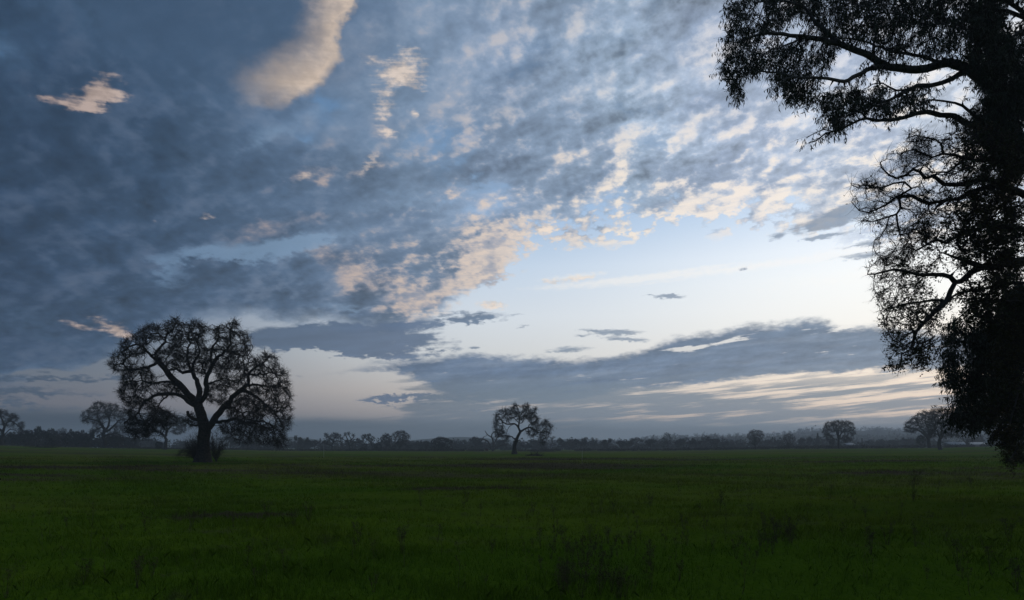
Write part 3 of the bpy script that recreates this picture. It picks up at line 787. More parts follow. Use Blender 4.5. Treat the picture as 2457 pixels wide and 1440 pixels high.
def gum_tree():
    z = lambda *pts: [(1700 + x / 3.2, y / 3.2) for x, y in pts]
    z7 = lambda *pts: [(1957 + x / 3.2, 700 + y / 3.2) for x, y in pts]
    limbs = [
        (z((2400, 860), (2240, 740), (2110, 630), (2040, 565), (1940, 510), (1840, 480), (1750, 500), (1680, 528), (1600, 535), (1500, 527), (1380, 515), (1300, 470), (1200, 410), (1130, 382), (1040, 350), (930, 320), (830, 293), (730, 285), (620, 272), (520, 250), (400, 262), (290, 300)), .24, .03, 0, -1.5, True),
        (z((1380, 515), (1250, 520), (1180, 560), (1100, 592), (1040, 630), (960, 612), (870, 597), (760, 600), (640, 590), (560, 640)), .09, .02, -.8, -2, False),
        (z((1300, 470), (1268, 420), (1275, 330), (1283, 250), (1250, 180), (1240, 90), (1200, 0)), .06, .02, -.9, 0, False),
        (z((1000, 340), (900, 235), (830, 188), (790, 130), (740, 62), (640, 22), (510, 4), (380, 20)), .08, .02, -1, -.2, False),
        (z((1840, 480), (1740, 468), (1640, 432), (1520, 410), (1420, 400), (1330, 370), (1240, 330), (1120, 300), (1000, 290)), .07, .02, -.3, 1.2, False),
        (z((730, 285), (640, 330), (560, 360), (480, 380), (400, 440)), .04, .015, -1.4, -2, False),
        (z((640, 590), (520, 560), (400, 550), (320, 550), (230, 600)), .04, .015, -1.8, -1, False),
        (z((2380, 1050), (2250, 990), (2080, 972), (1960, 940), (1880, 892), (1780, 880), (1680, 860), (1600, 872), (1500, 905), (1400, 920), (1300, 922), (1210, 910), (1120, 935), (1050, 980), (960, 1010), (900, 1030), (830, 1080), (770, 1100)), .16, .015, .5, -.5, True),
        (z((1210, 910), (1180, 870), (1120, 850), (1040, 870)), .04, .02, 0, .5, False),
        (z((960, 1010), (880, 1000), (820, 1030), (750, 1058)), .02, .01, -.3, -.6, False),
        (z((1940, 545), (1880, 600), (1800, 635), (1700, 650), (1600, 662), (1540, 690), (1470, 722), (1400, 760), (1320, 790), (1240, 822), (1150, 850), (1050, 900)), .10, .02, -.1, -1.2, False),
        (z((1540, 690), (1440, 690), (1330, 640), (1250, 650)), .04, .012, -.5, .2, False),
        (z((2200, 1000), (2050, 900), (2000, 850), (1900, 790), (1820, 770), (1720, 770), (1640, 780)), .08, .02, .5, 1.2, False),
        (z((2440, 140), (2300, 85), (2200, 80), (2050, 112), (1950, 140), (1850, 172), (1750, 190), (1600, 180), (1450, 200)), .10, .02, 0, 1.5, True),
        (z((2440, 110), (2330, 30), (2200, 0), (2050, -60), (1850, -60), (1600, -90)), .10, .02, 0, -1, True),
        (z((1600, -90), (1300, -70), (1000, -60), (760, -80)), .05, .02, -1, -2, False),
        (z((2422, 230), (2300, 320), (2230, 420), (2200, 560)), .07, .02, -.4, -1, True),
        (z7((1600, 60), (1480, 160), (1380, 300), (1300, 450), (1240, 600), (1200, 760)), .09, .02, .5, 1.5, True),
        (z7((1660, 300), (1560, 500), (1480, 700), (1420, 850), (1360, 960)), .07, .02, .5, -.5, True),
        (z7((1300, 450), (1160, 380), (1080, 430), (1030, 560)), .04, .015, 1.3, 1.8, False),
        (z7((1560, 780), (1480, 780), (1400, 850), (1330, 900)), .05, .02, 0, .5, False),
    ]
    lz = [(205, 60, 90, 55), (175, 290, 90, 110), (150, 500, 75, 120), (225, 690, 55, 55, 1.2), (340, 450, 150, 120), (340, 200, 130, 110), (520, 110, 150, 90), (600, 450, 150, 120, 1.3), (650, 620, 160, 110, 1.8), (700, 720, 110, 60, 1.6), (850, 420, 110, 70), (700, 60, 150, 60), (900, 110, 150, 90), (1000, 230, 170, 80, 1.2),
          (1100, 60, 190, 80, 1.3), (1250, 200, 150, 90, 1.2), (1400, 90, 200, 100, 1.5), (1410, 330, 130, 90), (1600, 130, 220, 120, 1.6), (1650, 310, 130, 50), (1850, 110, 220, 120, 1.6), (1800, 300, 100, 60, .6), (2060, 170, 200, 120, 1.5), (2050, 400, 90, 110, .9), (2200, 370, 190, 170, 1.6), (2270, 570, 160, 170, 2.0), (2300, 760, 170, 150, 2.0), (2200, 880, 150, 80, 1.5),
          (1000, 770, 150, 100, 1.8), (1150, 690, 120, 60, 1.3), (980, 900, 90, 80, 1.6), (940, 1010, 40, 35, 1.2), (1250, 780, 120, 70, 1.4), (1380, 840, 110, 60, 1.2), (1330, 660, 80, 30, .8), (1600, 720, 110, 60, .9), (1620, 800, 90, 50, .9), (1050, 990, 40, 20), (1600, 630, 60, 25, .6), (1300, -40, 1100, 60, 1.0)]
    l7 = [(1060, 280, 110, 90, .7), (1030, 470, 80, 110, 1.3), (1070, 640, 110, 90, 1.6), (1170, 760, 110, 130, 1.8), (1120, 920, 110, 80, 1.8), (1250, 930, 100, 90, 1.5), (1310, 560, 150, 180, 1.4), (1480, 450, 150, 260, 1.8), (1300, 320, 120, 100, 1.2), (1540, 800, 90, 200, .8), (1110, 1010, 50, 45, 1.3), (1560, 100, 120, 200, 1.6), (1220, 1010, 70, 50, 1.0)]
    lz += [(2260, 1010, 170, 120, 2.0), (2340, 1230, 110, 130, 1.6), (2130, 900, 90, 60, 1.0)]
    lz += [(3300, 900, 700, 900, .55), (4300, 1200, 600, 900, .45), (3400, -700, 1000, 500, .45), (1800, -500, 1100, 300, .4)]   # unseen rest of the crown outside the view, added to shade the field
    lobes = [(1700 + a[0] / 3.2, a[1] / 3.2, a[2] / 3.2, a[3] / 3.2, *a[4:]) for a in lz] + [(1957 + a[0] / 3.2, 700 + a[1] / 3.2, a[2] / 3.2, a[3] / 3.2, *a[4:]) for a in l7]
    Y0 = 20.0
    sk, p, k = near_tree(21, Y0, limbs, lobes, 14500, 2.0, 2590, [(0.5, 0, -.2), (.45, 0, 1.5), (.1, 0, 4), (-.1, 0, 7), (-.3, .1, 9.5), (-.2, 0, 12), (.1, 0, 15)], 'gum_tree', '', None, .19, 1.8, .26, .006, None, None, .30, -.02, (.42, .1))
    def dens(px, py): return (1.0 + (1.0 if px > 2330 else 0)) if px < 2560 and py > -100 else .45
    return finish_near('gum_tree', 'tall smooth-limbed gum tree reaching in from the top right corner with hanging narrow leaves', sk, p, k, .0055, (M_barkg, M_twig, M_leafg),
                       dict(n=36000, seg=3, len=.42, r=.0042, spread=.55, grav=-.45, curl=.25), dict(share=.66, per=9, len=.150, wid=.028, down=1.1, spr=.55, dens=dens, keep=lambda x, y: np.clip(.62 + (x - 2150) / 500.0, .70, 1.0)))

def edge_oak():
    z = lambda *pts: [(1957 + x / 3.2, 350 + y / 3.2) for x, y in pts]
    limbs = [
        (z((1600, 880), (1380, 920), (1280, 930), (1190, 980), (1110, 1040), (1070, 1050), (1040, 1005), (980, 993), (900, 992), (800, 985), (700, 962), (600, 955), (520, 975), (400, 985)), .16, .012, 0, -1, True),
        (z((1090, 1055), (1040, 1120), (1010, 1190), (940, 1240), (880, 1300), (830, 1370), (780, 1425), (745, 1500), (735, 1560), (660, 1600)), .10, .015, -.4, -1, False),
        (z((1010, 1190), (900, 1190), (800, 1200), (700, 1215), (600, 1240), (520, 1250)), .04, .010, -.6, .5, False),
        (z((800, 1400), (700, 1450), (640, 1510), (560, 1540)), .03, .010, -1, -1.5, False),
        (z((735, 1480), (830, 1520), (880, 1490), (900, 1460)), .03, .012, -1, -.5, False),
        (z((1600, 1050), (1340, 1090), (1260, 1112), (1200, 1100), (1180, 1060)), .08, .02, .3, .6, True),
        (z((1260, 1112), (1190, 1118), (1100, 1132), (1000, 1190)), .05, .02, .5, 0, False),
        (z((1000, 740), (960, 810), (950, 860), (900, 900)), .03, .012, .5, .5, False),
        (z((1700, 420), (1450, 310), (1300, 322), (1180, 360), (1100, 402), (1000, 412), (930, 470)), .16, .03, 0, .8, True),
        (z((1450, 310), (1300, 255), (1200, 270), (1080, 300), (990, 292), (900, 232), (840, 250), (790, 205), (740, 180), (690, 222), (625, 250), (560, 230), (510, 160), (495, 120)), .09, .01, .2, -.8, False),
        (z((1000, 412), (860, 440), (790, 410), (750, 385), (690, 385), (640, 382), (560, 440), (480, 480), (400, 508), (340, 495), (270, 435)), .07, .008, .8, -.5, False),
        (z((750, 385), (735, 330), (680, 275), (600, 290), (480, 320), (400, 325), (330, 325), (275, 295)), .035, .008, 0, -1, False),
        (z((690, 390), (650, 480), (620, 530), (560, 545), (500, 560), (440, 580), (370, 580)), .04, .008, 0, .4, False),
        (z((620, 530), (625, 620), (650, 678), (700, 672), (760, 640)), .03, .010, 0, .6, False),
        (z((560, 545), (540, 640), (490, 700), (450, 720)), .02, .007, 0, .6, False),
        (z((1600, 60), (1380, 100), (1250, 112), (1150, 95), (1050, 75), (980, 60), (900, 95), (820, 60), (740, 30), (650, 60)), .10, .012, .3, -.4, True),
        (z((1150, 95), (1080, 150), (1020, 200), (900, 200)), .04, .015, .1, .6, False),
        (z((980, 60), (960, -20), (860, -60), (780, -80), (700, -60)), .03, .010, 0, -.5, False),
        (z((1650, 650), (1380, 612), (1240, 640), (1100, 690), (1000, 742), (930, 720), (850, 760), (760, 800)), .13, .02, -.3, -.8, True),
        (z((1100, 690), (1080, 760), (1130, 810), (1200, 800)), .05, .015, -.5, 0, False),
        (z((1600, 1200), (1350, 1190), (1230, 1190), (1180, 1250), (1120, 1300), (1080, 1340)), .06, .012, -.4, -.8, True),
        (z((1740, 1500), (1600, 1700), (1560, 1900), (1500, 2080), (1470, 2200)), .05, .01, -1.2, -2, True),
        (z((1700, 1800), (1640, 2050), (1590, 2200), (1530, 2360), (1480, 2420)), .04, .006, -1.8, -2.4, False),
    ]
    lz = [(870, 50, 170, 80, 1), (1000, 150, 200, 110, 1), (720, 130, 100, 70, .7), (1250, 130, 180, 110, 1.2), (800, -60, 130, 50, .7), (450, 300, 140, 75, .35), (430, 460, 120, 60, .3), (470, 570, 100, 50, .35), (600, 640, 90, 60, .5), (800, 450, 130, 120, .8), (1000, 400, 150, 120, 1), (820, 640, 130, 90, 1.2), (1000, 640, 180, 150, 1.4),
          (690, 800, 110, 70, 1.1), (560, 870, 80, 60, .9), (700, 950, 150, 90, 1.1), (560, 1000, 110, 50, .9), (620, 1100, 130, 70, .9), (740, 1060, 130, 80, 1.0), (500, 1200, 70, 50, .8), (650, 1230, 160, 80, 1.2), (850, 1150, 110, 50, .8), (600, 1340, 130, 80, 1.3), (800, 1330, 150, 80, 1.4), (1150, 550, 180, 180, 1.5), (1300, 400, 200, 200, 1.8), (1320, 780, 120, 120, 1.3), (1100, 860, 80, 60, .8),
          (1450, 600, 120, 300, 2.0), (1250, 700, 150, 90, 1.5), (500, 860, 60, 50, .7), (620, 1510, 100, 70, 1.2), (760, 1600, 110, 80, 1.2), (600, 1690, 70, 40, 1.0), (830, 1620, 80, 80, 1.0), (850, 1680, 50, 40, .8), (1450, 950, 120, 200, 1.6), (1330, 1250, 150, 150, 1.2), (1480, 1500, 110, 300, 1.2),
          (1250, -60, 200, 110, 1.6), (1450, 120, 150, 220, 2.0), (1040, -30, 130, 70, 1.1), (1430, 2000, 110, 150, .9), (1420, 2240, 80, 70, .8), (1490, 2300, 70, 80, .7), (1540, 2100, 60, 200, .6), (1380, 2120, 60, 60, .8), (1500, 2440, 60, 50, .35), (1560, 2330, 40, 60, .5)]
    lobes = [(1957 + a[0] / 3.2, 350 + a[1] / 3.2, a[2] / 3.2, a[3] / 3.2, *a[4:]) for a in lz]
    Y0 = 15.5
    sk, p, k = near_tree(33, Y0, limbs, lobes, 8000, 1.3, 2620, [(0.2, 0, -.2), (.2, 0, 1), (.05, 0, 2.5), (-.2, 0, 4.5), (-.1, .1, 7), (.2, 0, 9.5)], 'oak_tree', '', None, .16, 1.5, .22, .005, None, None, .42, 0.0, (.46, .1))
    def dens(px, py): return 1.0 + (1.5 if px > 2300 else 0) + (.4 if py > 600 else 0) + (1.6 if (px < 2230 and py < 640) else 0)
    return finish_near('oak_tree', 'dark leafy oak crowding the right edge, crooked boughs reaching left below the gum tree', sk, p, k, .0045, (M_bark, M_twig, M_leafo),
                       dict(n=26000, seg=3, len=.27, r=.0036, spread=.75, grav=-.05, curl=.4), dict(share=.46, per=6, len=.060, wid=.038, down=.15, spr=1.0, dens=dens, keep=lambda x, y: np.clip(.22 + (x - 2140) / 250.0 + (y - 660) / 600.0, .10, 1.0) * np.where((x < 2200) & (y < 620), .45, 1.0)))
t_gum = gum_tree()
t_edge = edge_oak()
# ------------------------------------------------------------------ oaks standing at the far side of the field
def mid_tree(name, label, px, base, x0, x1, top, Y, seed, kind='oak', lobes=None, limbs=None, n=900, dens=1.0, low=.25, group=None, cat='tree', mats=None):
    """tree whose outline spans x0..x1 and top..base in the photograph, Y metres away"""
    sk = Skel(seed); rng = sk.rng
    m = Y / F_PX                                   # metres per photograph pixel
    H = (base - top) * m; Wd = (x1 - x0) * m
    root = np.array(on_ground(px, Y)); bz = root[2]
    base = HY - (bz - CAM_H) / Y * F_PX
    c = lambda x, y: (x, y)
    depth = Wd * .38
    tr = H * .045 if kind != 'snag' else H * .05
    if kind == 'bush': tr = H * .03
    fork = base - (base - top) * (low if kind != 'bush' else .08)
    sk.limb([root + [0, 0, -.1], root + [0, 0, H * low * .5] + rng.normal(0, .02 * H, 3) * [1, 1, 0], W(px + (x1 - x0) * rng.uniform(-.03, .03), fork, Y)], tr, tr * .75, 0, H / 25)
    k = 0; tips = []
    if limbs is None:
        na = {'oak': 6, 'fan': 11, 'snag': 8, 'bush': 9, 'dense': 5}[kind]
        for i in range(na):
            k += 1
            f = (i + .5 + rng.uniform(-.25, .25)) / na
            ex = x0 + (x1 - x0) * (.08 + .84 * f); prof = math.sqrt(max(0, 1 - (2 * f - 1) ** 2))
            ey = fork - (fork - top) * (.15 + .70 * prof) if kind != 'fan' else fork - (fork - top) * (.35 + .6 * prof)
            dd = rng.uniform(-.8, .8) * depth * max(.3, prof)
            mx = px + (ex - px) * rng.uniform(.42, .6); my = fork + (ey - fork) * rng.uniform(.30, .55)
            w = (x1 - x0) * (.05 if kind != 'fan' else .015)
            pts = [W(px, fork, Y), W(mx + rng.normal(0, w), my + rng.normal(0, w), Y + dd * .5), W(ex * .6 + mx * .4 + rng.normal(0, w), ey * .6 + my * .4 + rng.normal(0, w), Y + dd * .8), W(ex, ey, Y + dd)]
            sk.limb(pts, tr * rng.uniform(.45, .65), tr * .14, k, H / 25, H * .006 * (0 if kind == 'fan' else 1))
    else:
        for pts, r0 in limbs:
            k += 1; d1 = rng.uniform(-.6, .6) * depth
            q = [W(x, y, Y + d1 * i / (len(pts) - 1)) for i, (x, y) in enumerate(pts)]
            sk.limb(q, r0 * m * (.72 if kind != 'snag' else 1.0), r0 * m * .22, k, H / 28, H * .004)
    if lobes is None:
        lobes = []
        cxx = (x0 + x1) / 2; hw = (x1 - x0) / 2
        nl = 11
        for i in range(nl):
            f = (i + .5) / nl; a = math.pi * f; rr = .70 * rng.uniform(.85, 1.05)
            cy = (fork * .45 + top * .55)
            lobes.append((cxx - math.cos(a) * hw * rr, cy - math.sin(a) * (cy - top) * rr, hw * rng.uniform(.24, .34), (base - top) * rng.uniform(.12, .19)))
        for i in range(5):
            lobes.append((cxx + rng.uniform(-.5, .5) * hw, fork - (fork - top) * rng.uniform(.2, .6), hw * .35, (base - top) * .16))
        if kind in ('oak', 'dense'):
            lobes += [(x0 + hw * .25, fork + (base - fork) * .05, hw * .22, (base - top) * .16), (x1 - hw * .25, fork + (base - fork) * .05, hw * .22, (base - top) * .16)]
        if kind == 'bush':
            lobes += [(x0 + hw * .35, base - (base - top) * .2, hw * .33, (base - top) * .18), (x1 - hw * .35, base - (base - top) * .2, hw * .33, (base - top) * .18), (cxx, base - (base - top) * .2, hw * .5, (base - top) * .2)]
    if kind != 'snag' or lobes == 0:
        att = px_attractors(rng, lobes, Y, n, depth, c, 0.15, ctr=(x0 + x1) / 2, half=(x1 - x0) / 2 * 1.05)
        s = H / 42
        sk.colonize(att, s, H / 4, s * 1.3, 45, -1, .40 if kind != 'fan' else .12, 0.0 if kind != 'fan' else .1, maxn=7000)
    tip = .030 * (Y / 350) ** .8 * (1.0 if H > 10 else .8)
    g = .28 * (Y / 350)
    tw = dict(n=int(3600 * dens), len=H * .065, r=.026 * (Y / 350), spread=.8 if kind != 'fan' else .35, grav=-.12 if kind == 'oak' else .05, curl=.35 if kind != 'fan' else .12, rmax=tip * 4)
    lf = None
    if kind in ('dense', 'bush', 'oak'):
        lf = dict(n=int({'dense': 5200, 'bush': 3800, 'oak': 2600}[kind] * dens), len=g, wid=g * .75, down=.1, jit=H * .012)
    if kind == 'snag': tw = dict(n=60, len=H * .05, r=.03, spread=.6, curl=.5, rmax=tip * 30) if False else None
    return assemble(name, sk, root, label, cat, tip, range(1, k + 1), (7, 4, 3), tw, lf, 2.2, mats or ((M_bark, M_twig, M_far) if kind != 'snag' else (M_dead, M_dead, M_far)), group, tip * 3, .04)

# left group
mid_tree('oak_tree', 'gnarled bare oak cut by the left edge of the view', 6, 1070, -60, 61, 978, 262, 101, n=1300, dens=1.7,
         limbs=[([(6, 1040), (10, 1020), (0, 1000), (-20, 985)], 4), ([(8, 1035), (16, 1015), (30, 1012), (52, 1030), (56, 1032)], 3.5), ([(16, 1015), (28, 1004), (38, 998)], 2), ([(6, 1035), (-20, 1020), (-45, 1015)], 4), ([(10, 1045), (25, 1030), (45, 1038)], 2)],
         lobes=[(-20, 990, 25, 14), (8, 992, 10, 10), (30, 1000, 14, 9), (40, 1003, 6, 8), (52, 1020, 9, 9), (20, 1015, 18, 8), (-40, 1010, 20, 20), (50, 1035, 8, 8)])
mid_tree('oak_tree', 'bare round-topped oak standing apart left of the huge spreading oak', 248, 1075.5, 193, 305, 962, 262, 102, n=2300, dens=2.4,
         limbs=[([(252, 1035), (246, 1022), (237, 1012), (225, 1008), (210, 1005), (200, 1010)], 5), ([(240, 1014), (234, 1000), (236, 988), (232, 972)], 3), ([(254, 1035), (262, 1015), (262, 1000), (270, 985), (278, 975)], 4), ([(254, 1038), (270, 1025), (284, 1010), (296, 1005)], 4), ([(254, 1045), (275, 1040), (292, 1045)], 3), ([(246, 1025), (232, 1030), (215, 1040)], 2.5), ([(262, 1003), (252, 990), (255, 975)], 2.5)],
         lobes=[(236, 972, 14, 10), (222, 985, 16, 10), (208, 997, 14, 12), (204, 1010, 9, 8), (256, 976, 14, 10), (275, 978, 12, 10), (285, 992, 15, 12), (295, 1010, 9, 15), (265, 995, 20, 12), (245, 995, 20, 12), (285, 1030, 15, 12), (270, 1045, 18, 8), (225, 1035, 14, 9), (235, 1015, 14, 8), (292, 1048, 10, 8)])
mid_tree('oak_tree', 'bare oak seen under the left boughs of the huge spreading oak', 397, 1079.5, 345, 450, 985, 250, 103, n=1700, dens=1.8,
         limbs=[([(398, 1050), (388, 1040), (374, 1034), (362, 1030)], 4), ([(398, 1048), (400, 1030), (398, 1012), (405, 998)], 4.5), ([(400, 1035), (412, 1022), (425, 1018), (440, 1012)], 3.5), ([(399, 1020), (388, 1010), (380, 1000)], 2.5)],
         lobes=[(398, 995, 12, 9), (385, 1002, 12, 9), (372, 1015, 14, 10), (358, 1030, 12, 10), (415, 1005, 14, 9), (432, 1012, 14, 12), (440, 1028, 9, 12), (400, 1015, 16, 10), (350, 1042, 8, 8), (425, 1035, 12, 8)])
mid_tree('shrub', 'twiggy shrub at the foot of the bare oak under the huge oak boughs', 381, 1080, 370, 394, 1060, 252, 104, kind='bush', n=250, dens=.35, cat='shrub')
# centre left group
mid_tree('oak_tree', 'flat-crowned bare oak with one long low limb, left one of the pair left of centre', 797, 1083, 776, 825, 1037, 345, 105, n=650, dens=.7,
         limbs=[([(796, 1070), (788, 1066), (780, 1063), (776, 1058)], 2.6), ([(797, 1067), (800, 1058), (803, 1050), (806, 1042)], 2.6), ([(799, 1060), (792, 1052), (786, 1046), (785, 1040)], 2.2), ([(800, 1060), (810, 1058), (818, 1060), (820, 1066)], 2.2), ([(803, 1052), (812, 1048), (818, 1050)], 1.8)],
         lobes=[(783, 1044, 6, 6), (788, 1052, 7, 6), (803, 1043, 10, 6), (812, 1046, 8, 6), (815, 1056, 8, 6), (780, 1062, 7, 5), (800, 1052, 10, 6), (819, 1064, 4, 5)])
mid_tree('oak_tree', 'nearly leafless oak with stubby zigzag branches, right one of the pair left of centre', 839, 1083, 818, 868, 1036, 350, 106, n=260, dens=.12,
         limbs=[([(838, 1070), (836, 1060), (832, 1050), (828, 1042), (826, 1046)], 2.8), ([(836, 1060), (826, 1056), (818, 1050)], 2.2), ([(838, 1066), (842, 1054), (838, 1046), (834, 1038)], 2.6), ([(841, 1058), (848, 1050), (846, 1044), (850, 1044)], 2.0), ([(842, 1062), (850, 1055), (860, 1054)], 2.0), ([(840, 1070), (850, 1062), (864, 1062)], 2.2), ([(843, 1070), (852, 1070), (858, 1074)], 1.6), ([(838, 1046), (836, 1040), (840, 1036)], 1.6)],
         lobes=[(829, 1042, 5, 5), (836, 1040, 5, 4), (848, 1045, 5, 4), (858, 1055, 6, 4), (820, 1052, 4, 4), (862, 1063, 4, 3)])
mid_tree('oak_tree', 'crooked bare tree leaning left above low bushes, left of centre', 893, 1081, 867, 902, 1042, 352, 107, n=420, dens=.45,
         limbs=[([(891, 1066), (886, 1057), (878, 1052), (872, 1052)], 2.6), ([(884, 1055), (884, 1048), (888, 1044)], 2), ([(878, 1052), (874, 1046)], 1.6), ([(890, 1062), (894, 1056), (896, 1052)], 2.0)],
         lobes=[(872, 1048, 6, 5), (878, 1045, 5, 4), (886, 1044, 5, 4), (895, 1052, 5, 5), (870, 1056, 4, 4), (885, 1054, 7, 5)])
mid_tree('bush', 'small rounded bush at the foot of the crooked leaning tree', 874, 1082, 866, 882, 1064, 345, 108, kind='bush', n=150, dens=.25, cat='bush')
mid_tree('bush', 'low broad bush between the crooked leaning tree and two dense rounded trees', 905, 1083, 893, 919, 1062, 350, 109, kind='bush', n=200, dens=.35, cat='bush')
mid_tree('oak_tree', 'smaller of two dense rounded trees left of centre, beside the taller one', 926, 1083, 911, 943, 1041, 350, 110, kind='dense', n=500, dens=.55, low=.15)
mid_tree('oak_tree', 'taller of two dense rounded trees left of centre, domed crown above the treeline', 958, 1083, 938, 986, 1033, 345, 111, kind='dense', n=800, dens=.75, low=.15)
mid_tree('bush', 'broad dark thicket, biggest bush at the field edge near the centre', 1058, 1083.5, 1030, 1089, 1049, 310, 112, kind='bush', n=900, dens=1.5, cat='bush')
mid_tree('bush', 'thin upright bush just left of the broad dark thicket', 1023, 1082, 1014, 1033, 1056, 345, 113, kind='fan', n=160, dens=.25, low=.1, cat='bush')
# dead tree
zz5 = lambda *pts: [(970 + x / 7.02, 990 + y / 7.02) for x, y in pts]
mid_tree('dead_tree', 'dead grey tree with bare crooked limbs, just left of the lone leaning oak', 1182.5, 1082.3, 1144, 1222, 1034, 300, 114, kind='snag', low=.06,
         limbs=[(zz5((1485, 640), (1455, 580), (1440, 540), (1400, 480), (1320, 450), (1290, 490), (1230, 495)), 3.2), (zz5((1320, 450), (1340, 410), (1380, 400)), 1.3), (zz5((1490, 640), (1500, 560), (1495, 480), (1470, 420), (1400, 370), (1360, 310)), 3.4), (zz5((1470, 420), (1480, 360), (1530, 320), (1590, 350)), 1.8), (zz5((1530, 320), (1500, 318), (1480, 318)), 1),
                (zz5((1500, 560), (1540, 470), (1580, 410), (1650, 400), (1720, 420)), 2.2), (zz5((1545, 465), (1500, 430), (1510, 395)), 1.3), (zz5((1495, 640), (1540, 600), (1620, 550), (1700, 540), (1750, 512)), 2.6), (zz5((1455, 590), (1380, 550), (1300, 545), (1255, 590)), 2.0), (zz5((1620, 550), (1690, 490), (1690, 470)), 1.2), (zz5((1700, 540), (1725, 600), (1720, 640)), 1.0), (zz5((1400, 370), (1370, 380)), 1.0), (zz5((1390, 555), (1365, 600)), 1.0), (zz5((1580, 410), (1545, 370)), 1.0)])
# right side
mid_tree('round_tree', 'round fan-shaped bare tree standing forward of the far treeline, right of centre', 1812, 1079, 1790, 1836, 1033, 310, 115, kind='fan', n=1100, dens=1.3, low=.2)
mid_tree('round_tree', 'thin airy fan-shaped tree between the round fan-shaped tree and the broad domed oak', 1893, 1076.5, 1875, 1912, 1040, 330, 116, kind='fan', n=420, dens=.45, low=.12)
mid_tree('oak_tree', 'broad domed oak standing alone, its sides drooping to the ground, right of centre', 2013, 1077, 1972, 2055, 1007, 285, 117, n=1700, dens=2.0, low=.28,
         lobes=[(1990, 1018, 12, 8), (2008, 1013, 14, 6), (2030, 1014, 12, 6), (2042, 1022, 9, 10), (2048, 1035, 6, 12), (1982, 1030, 9, 12), (1978, 1040, 6, 8), (2000, 1028, 18, 10), (2025, 1028, 18, 10), (2040, 1048, 9, 12), (1990, 1050, 10, 10), (2015, 1022, 22, 8), (2032, 1055, 10, 8), (1996, 1062, 8, 6)])
mid_tree('oak_tree', 'left of two large touching oaks at the right, its boughs reaching far left', 2230, 1078, 2168, 2262, 985, 262, 118, n=1900, dens=2.0, low=.27,
         limbs=[([(2230, 1055), (2215, 1040), (2198, 1030), (2180, 1027), (2172, 1020)], 4), ([(2230, 1050), (2228, 1030), (2220, 1010), (2222, 992)], 4), ([(2231, 1050), (2242, 1030), (2248, 1010)], 3.5), ([(2220, 1040), (2205, 1022), (2195, 1005)], 3), ([(2198, 1030), (2185, 1038), (2178, 1035)], 2)],
         lobes=[(2218, 992, 12, 8), (2205, 1000, 13, 9), (2192, 1010, 12, 9), (2180, 1018, 10, 8), (2176, 1028, 8, 9), (2235, 995, 12, 9), (2245, 1008, 12, 12), (2220, 1010, 20, 10), (2205, 1024, 16, 9), (2235, 1025, 14, 10), (2190, 1032, 12, 7), (2222, 1040, 10, 8)])
mid_tree('oak_tree', 'right of two large touching oaks at the right, tallest, just left of the hanging leaves', 2257, 1083, 2222, 2304, 977, 200, 119, n=1900, dens=2.0, low=.25,
         lobes=[(2245, 985, 12, 7), (2262, 984, 14, 7), (2238, 996, 12, 10), (2280, 995, 12, 10), (2290, 1010, 11, 12), (2296, 1028, 8, 12), (2232, 1015, 10, 12), (2258, 1002, 20, 12), (2272, 1022, 18, 12), (2245, 1030, 12, 10), (2285, 1040, 14, 10), (2236, 1042, 10, 10), (2298, 1045, 6, 8), (2268, 1042, 16, 8)])
mid_tree('oak_tree', 'small thin tree under the left boughs of the two large touching oaks', 2210, 1077.5, 2196, 2224, 1045, 262, 120, n=380, dens=.5, low=.2)
mid_tree('round_tree', 'pale fan-shaped tree in front of the long low building', 2322, 1068, 2298, 2346, 1034, 330, 121, kind='fan', n=500, dens=.4, low=.1)

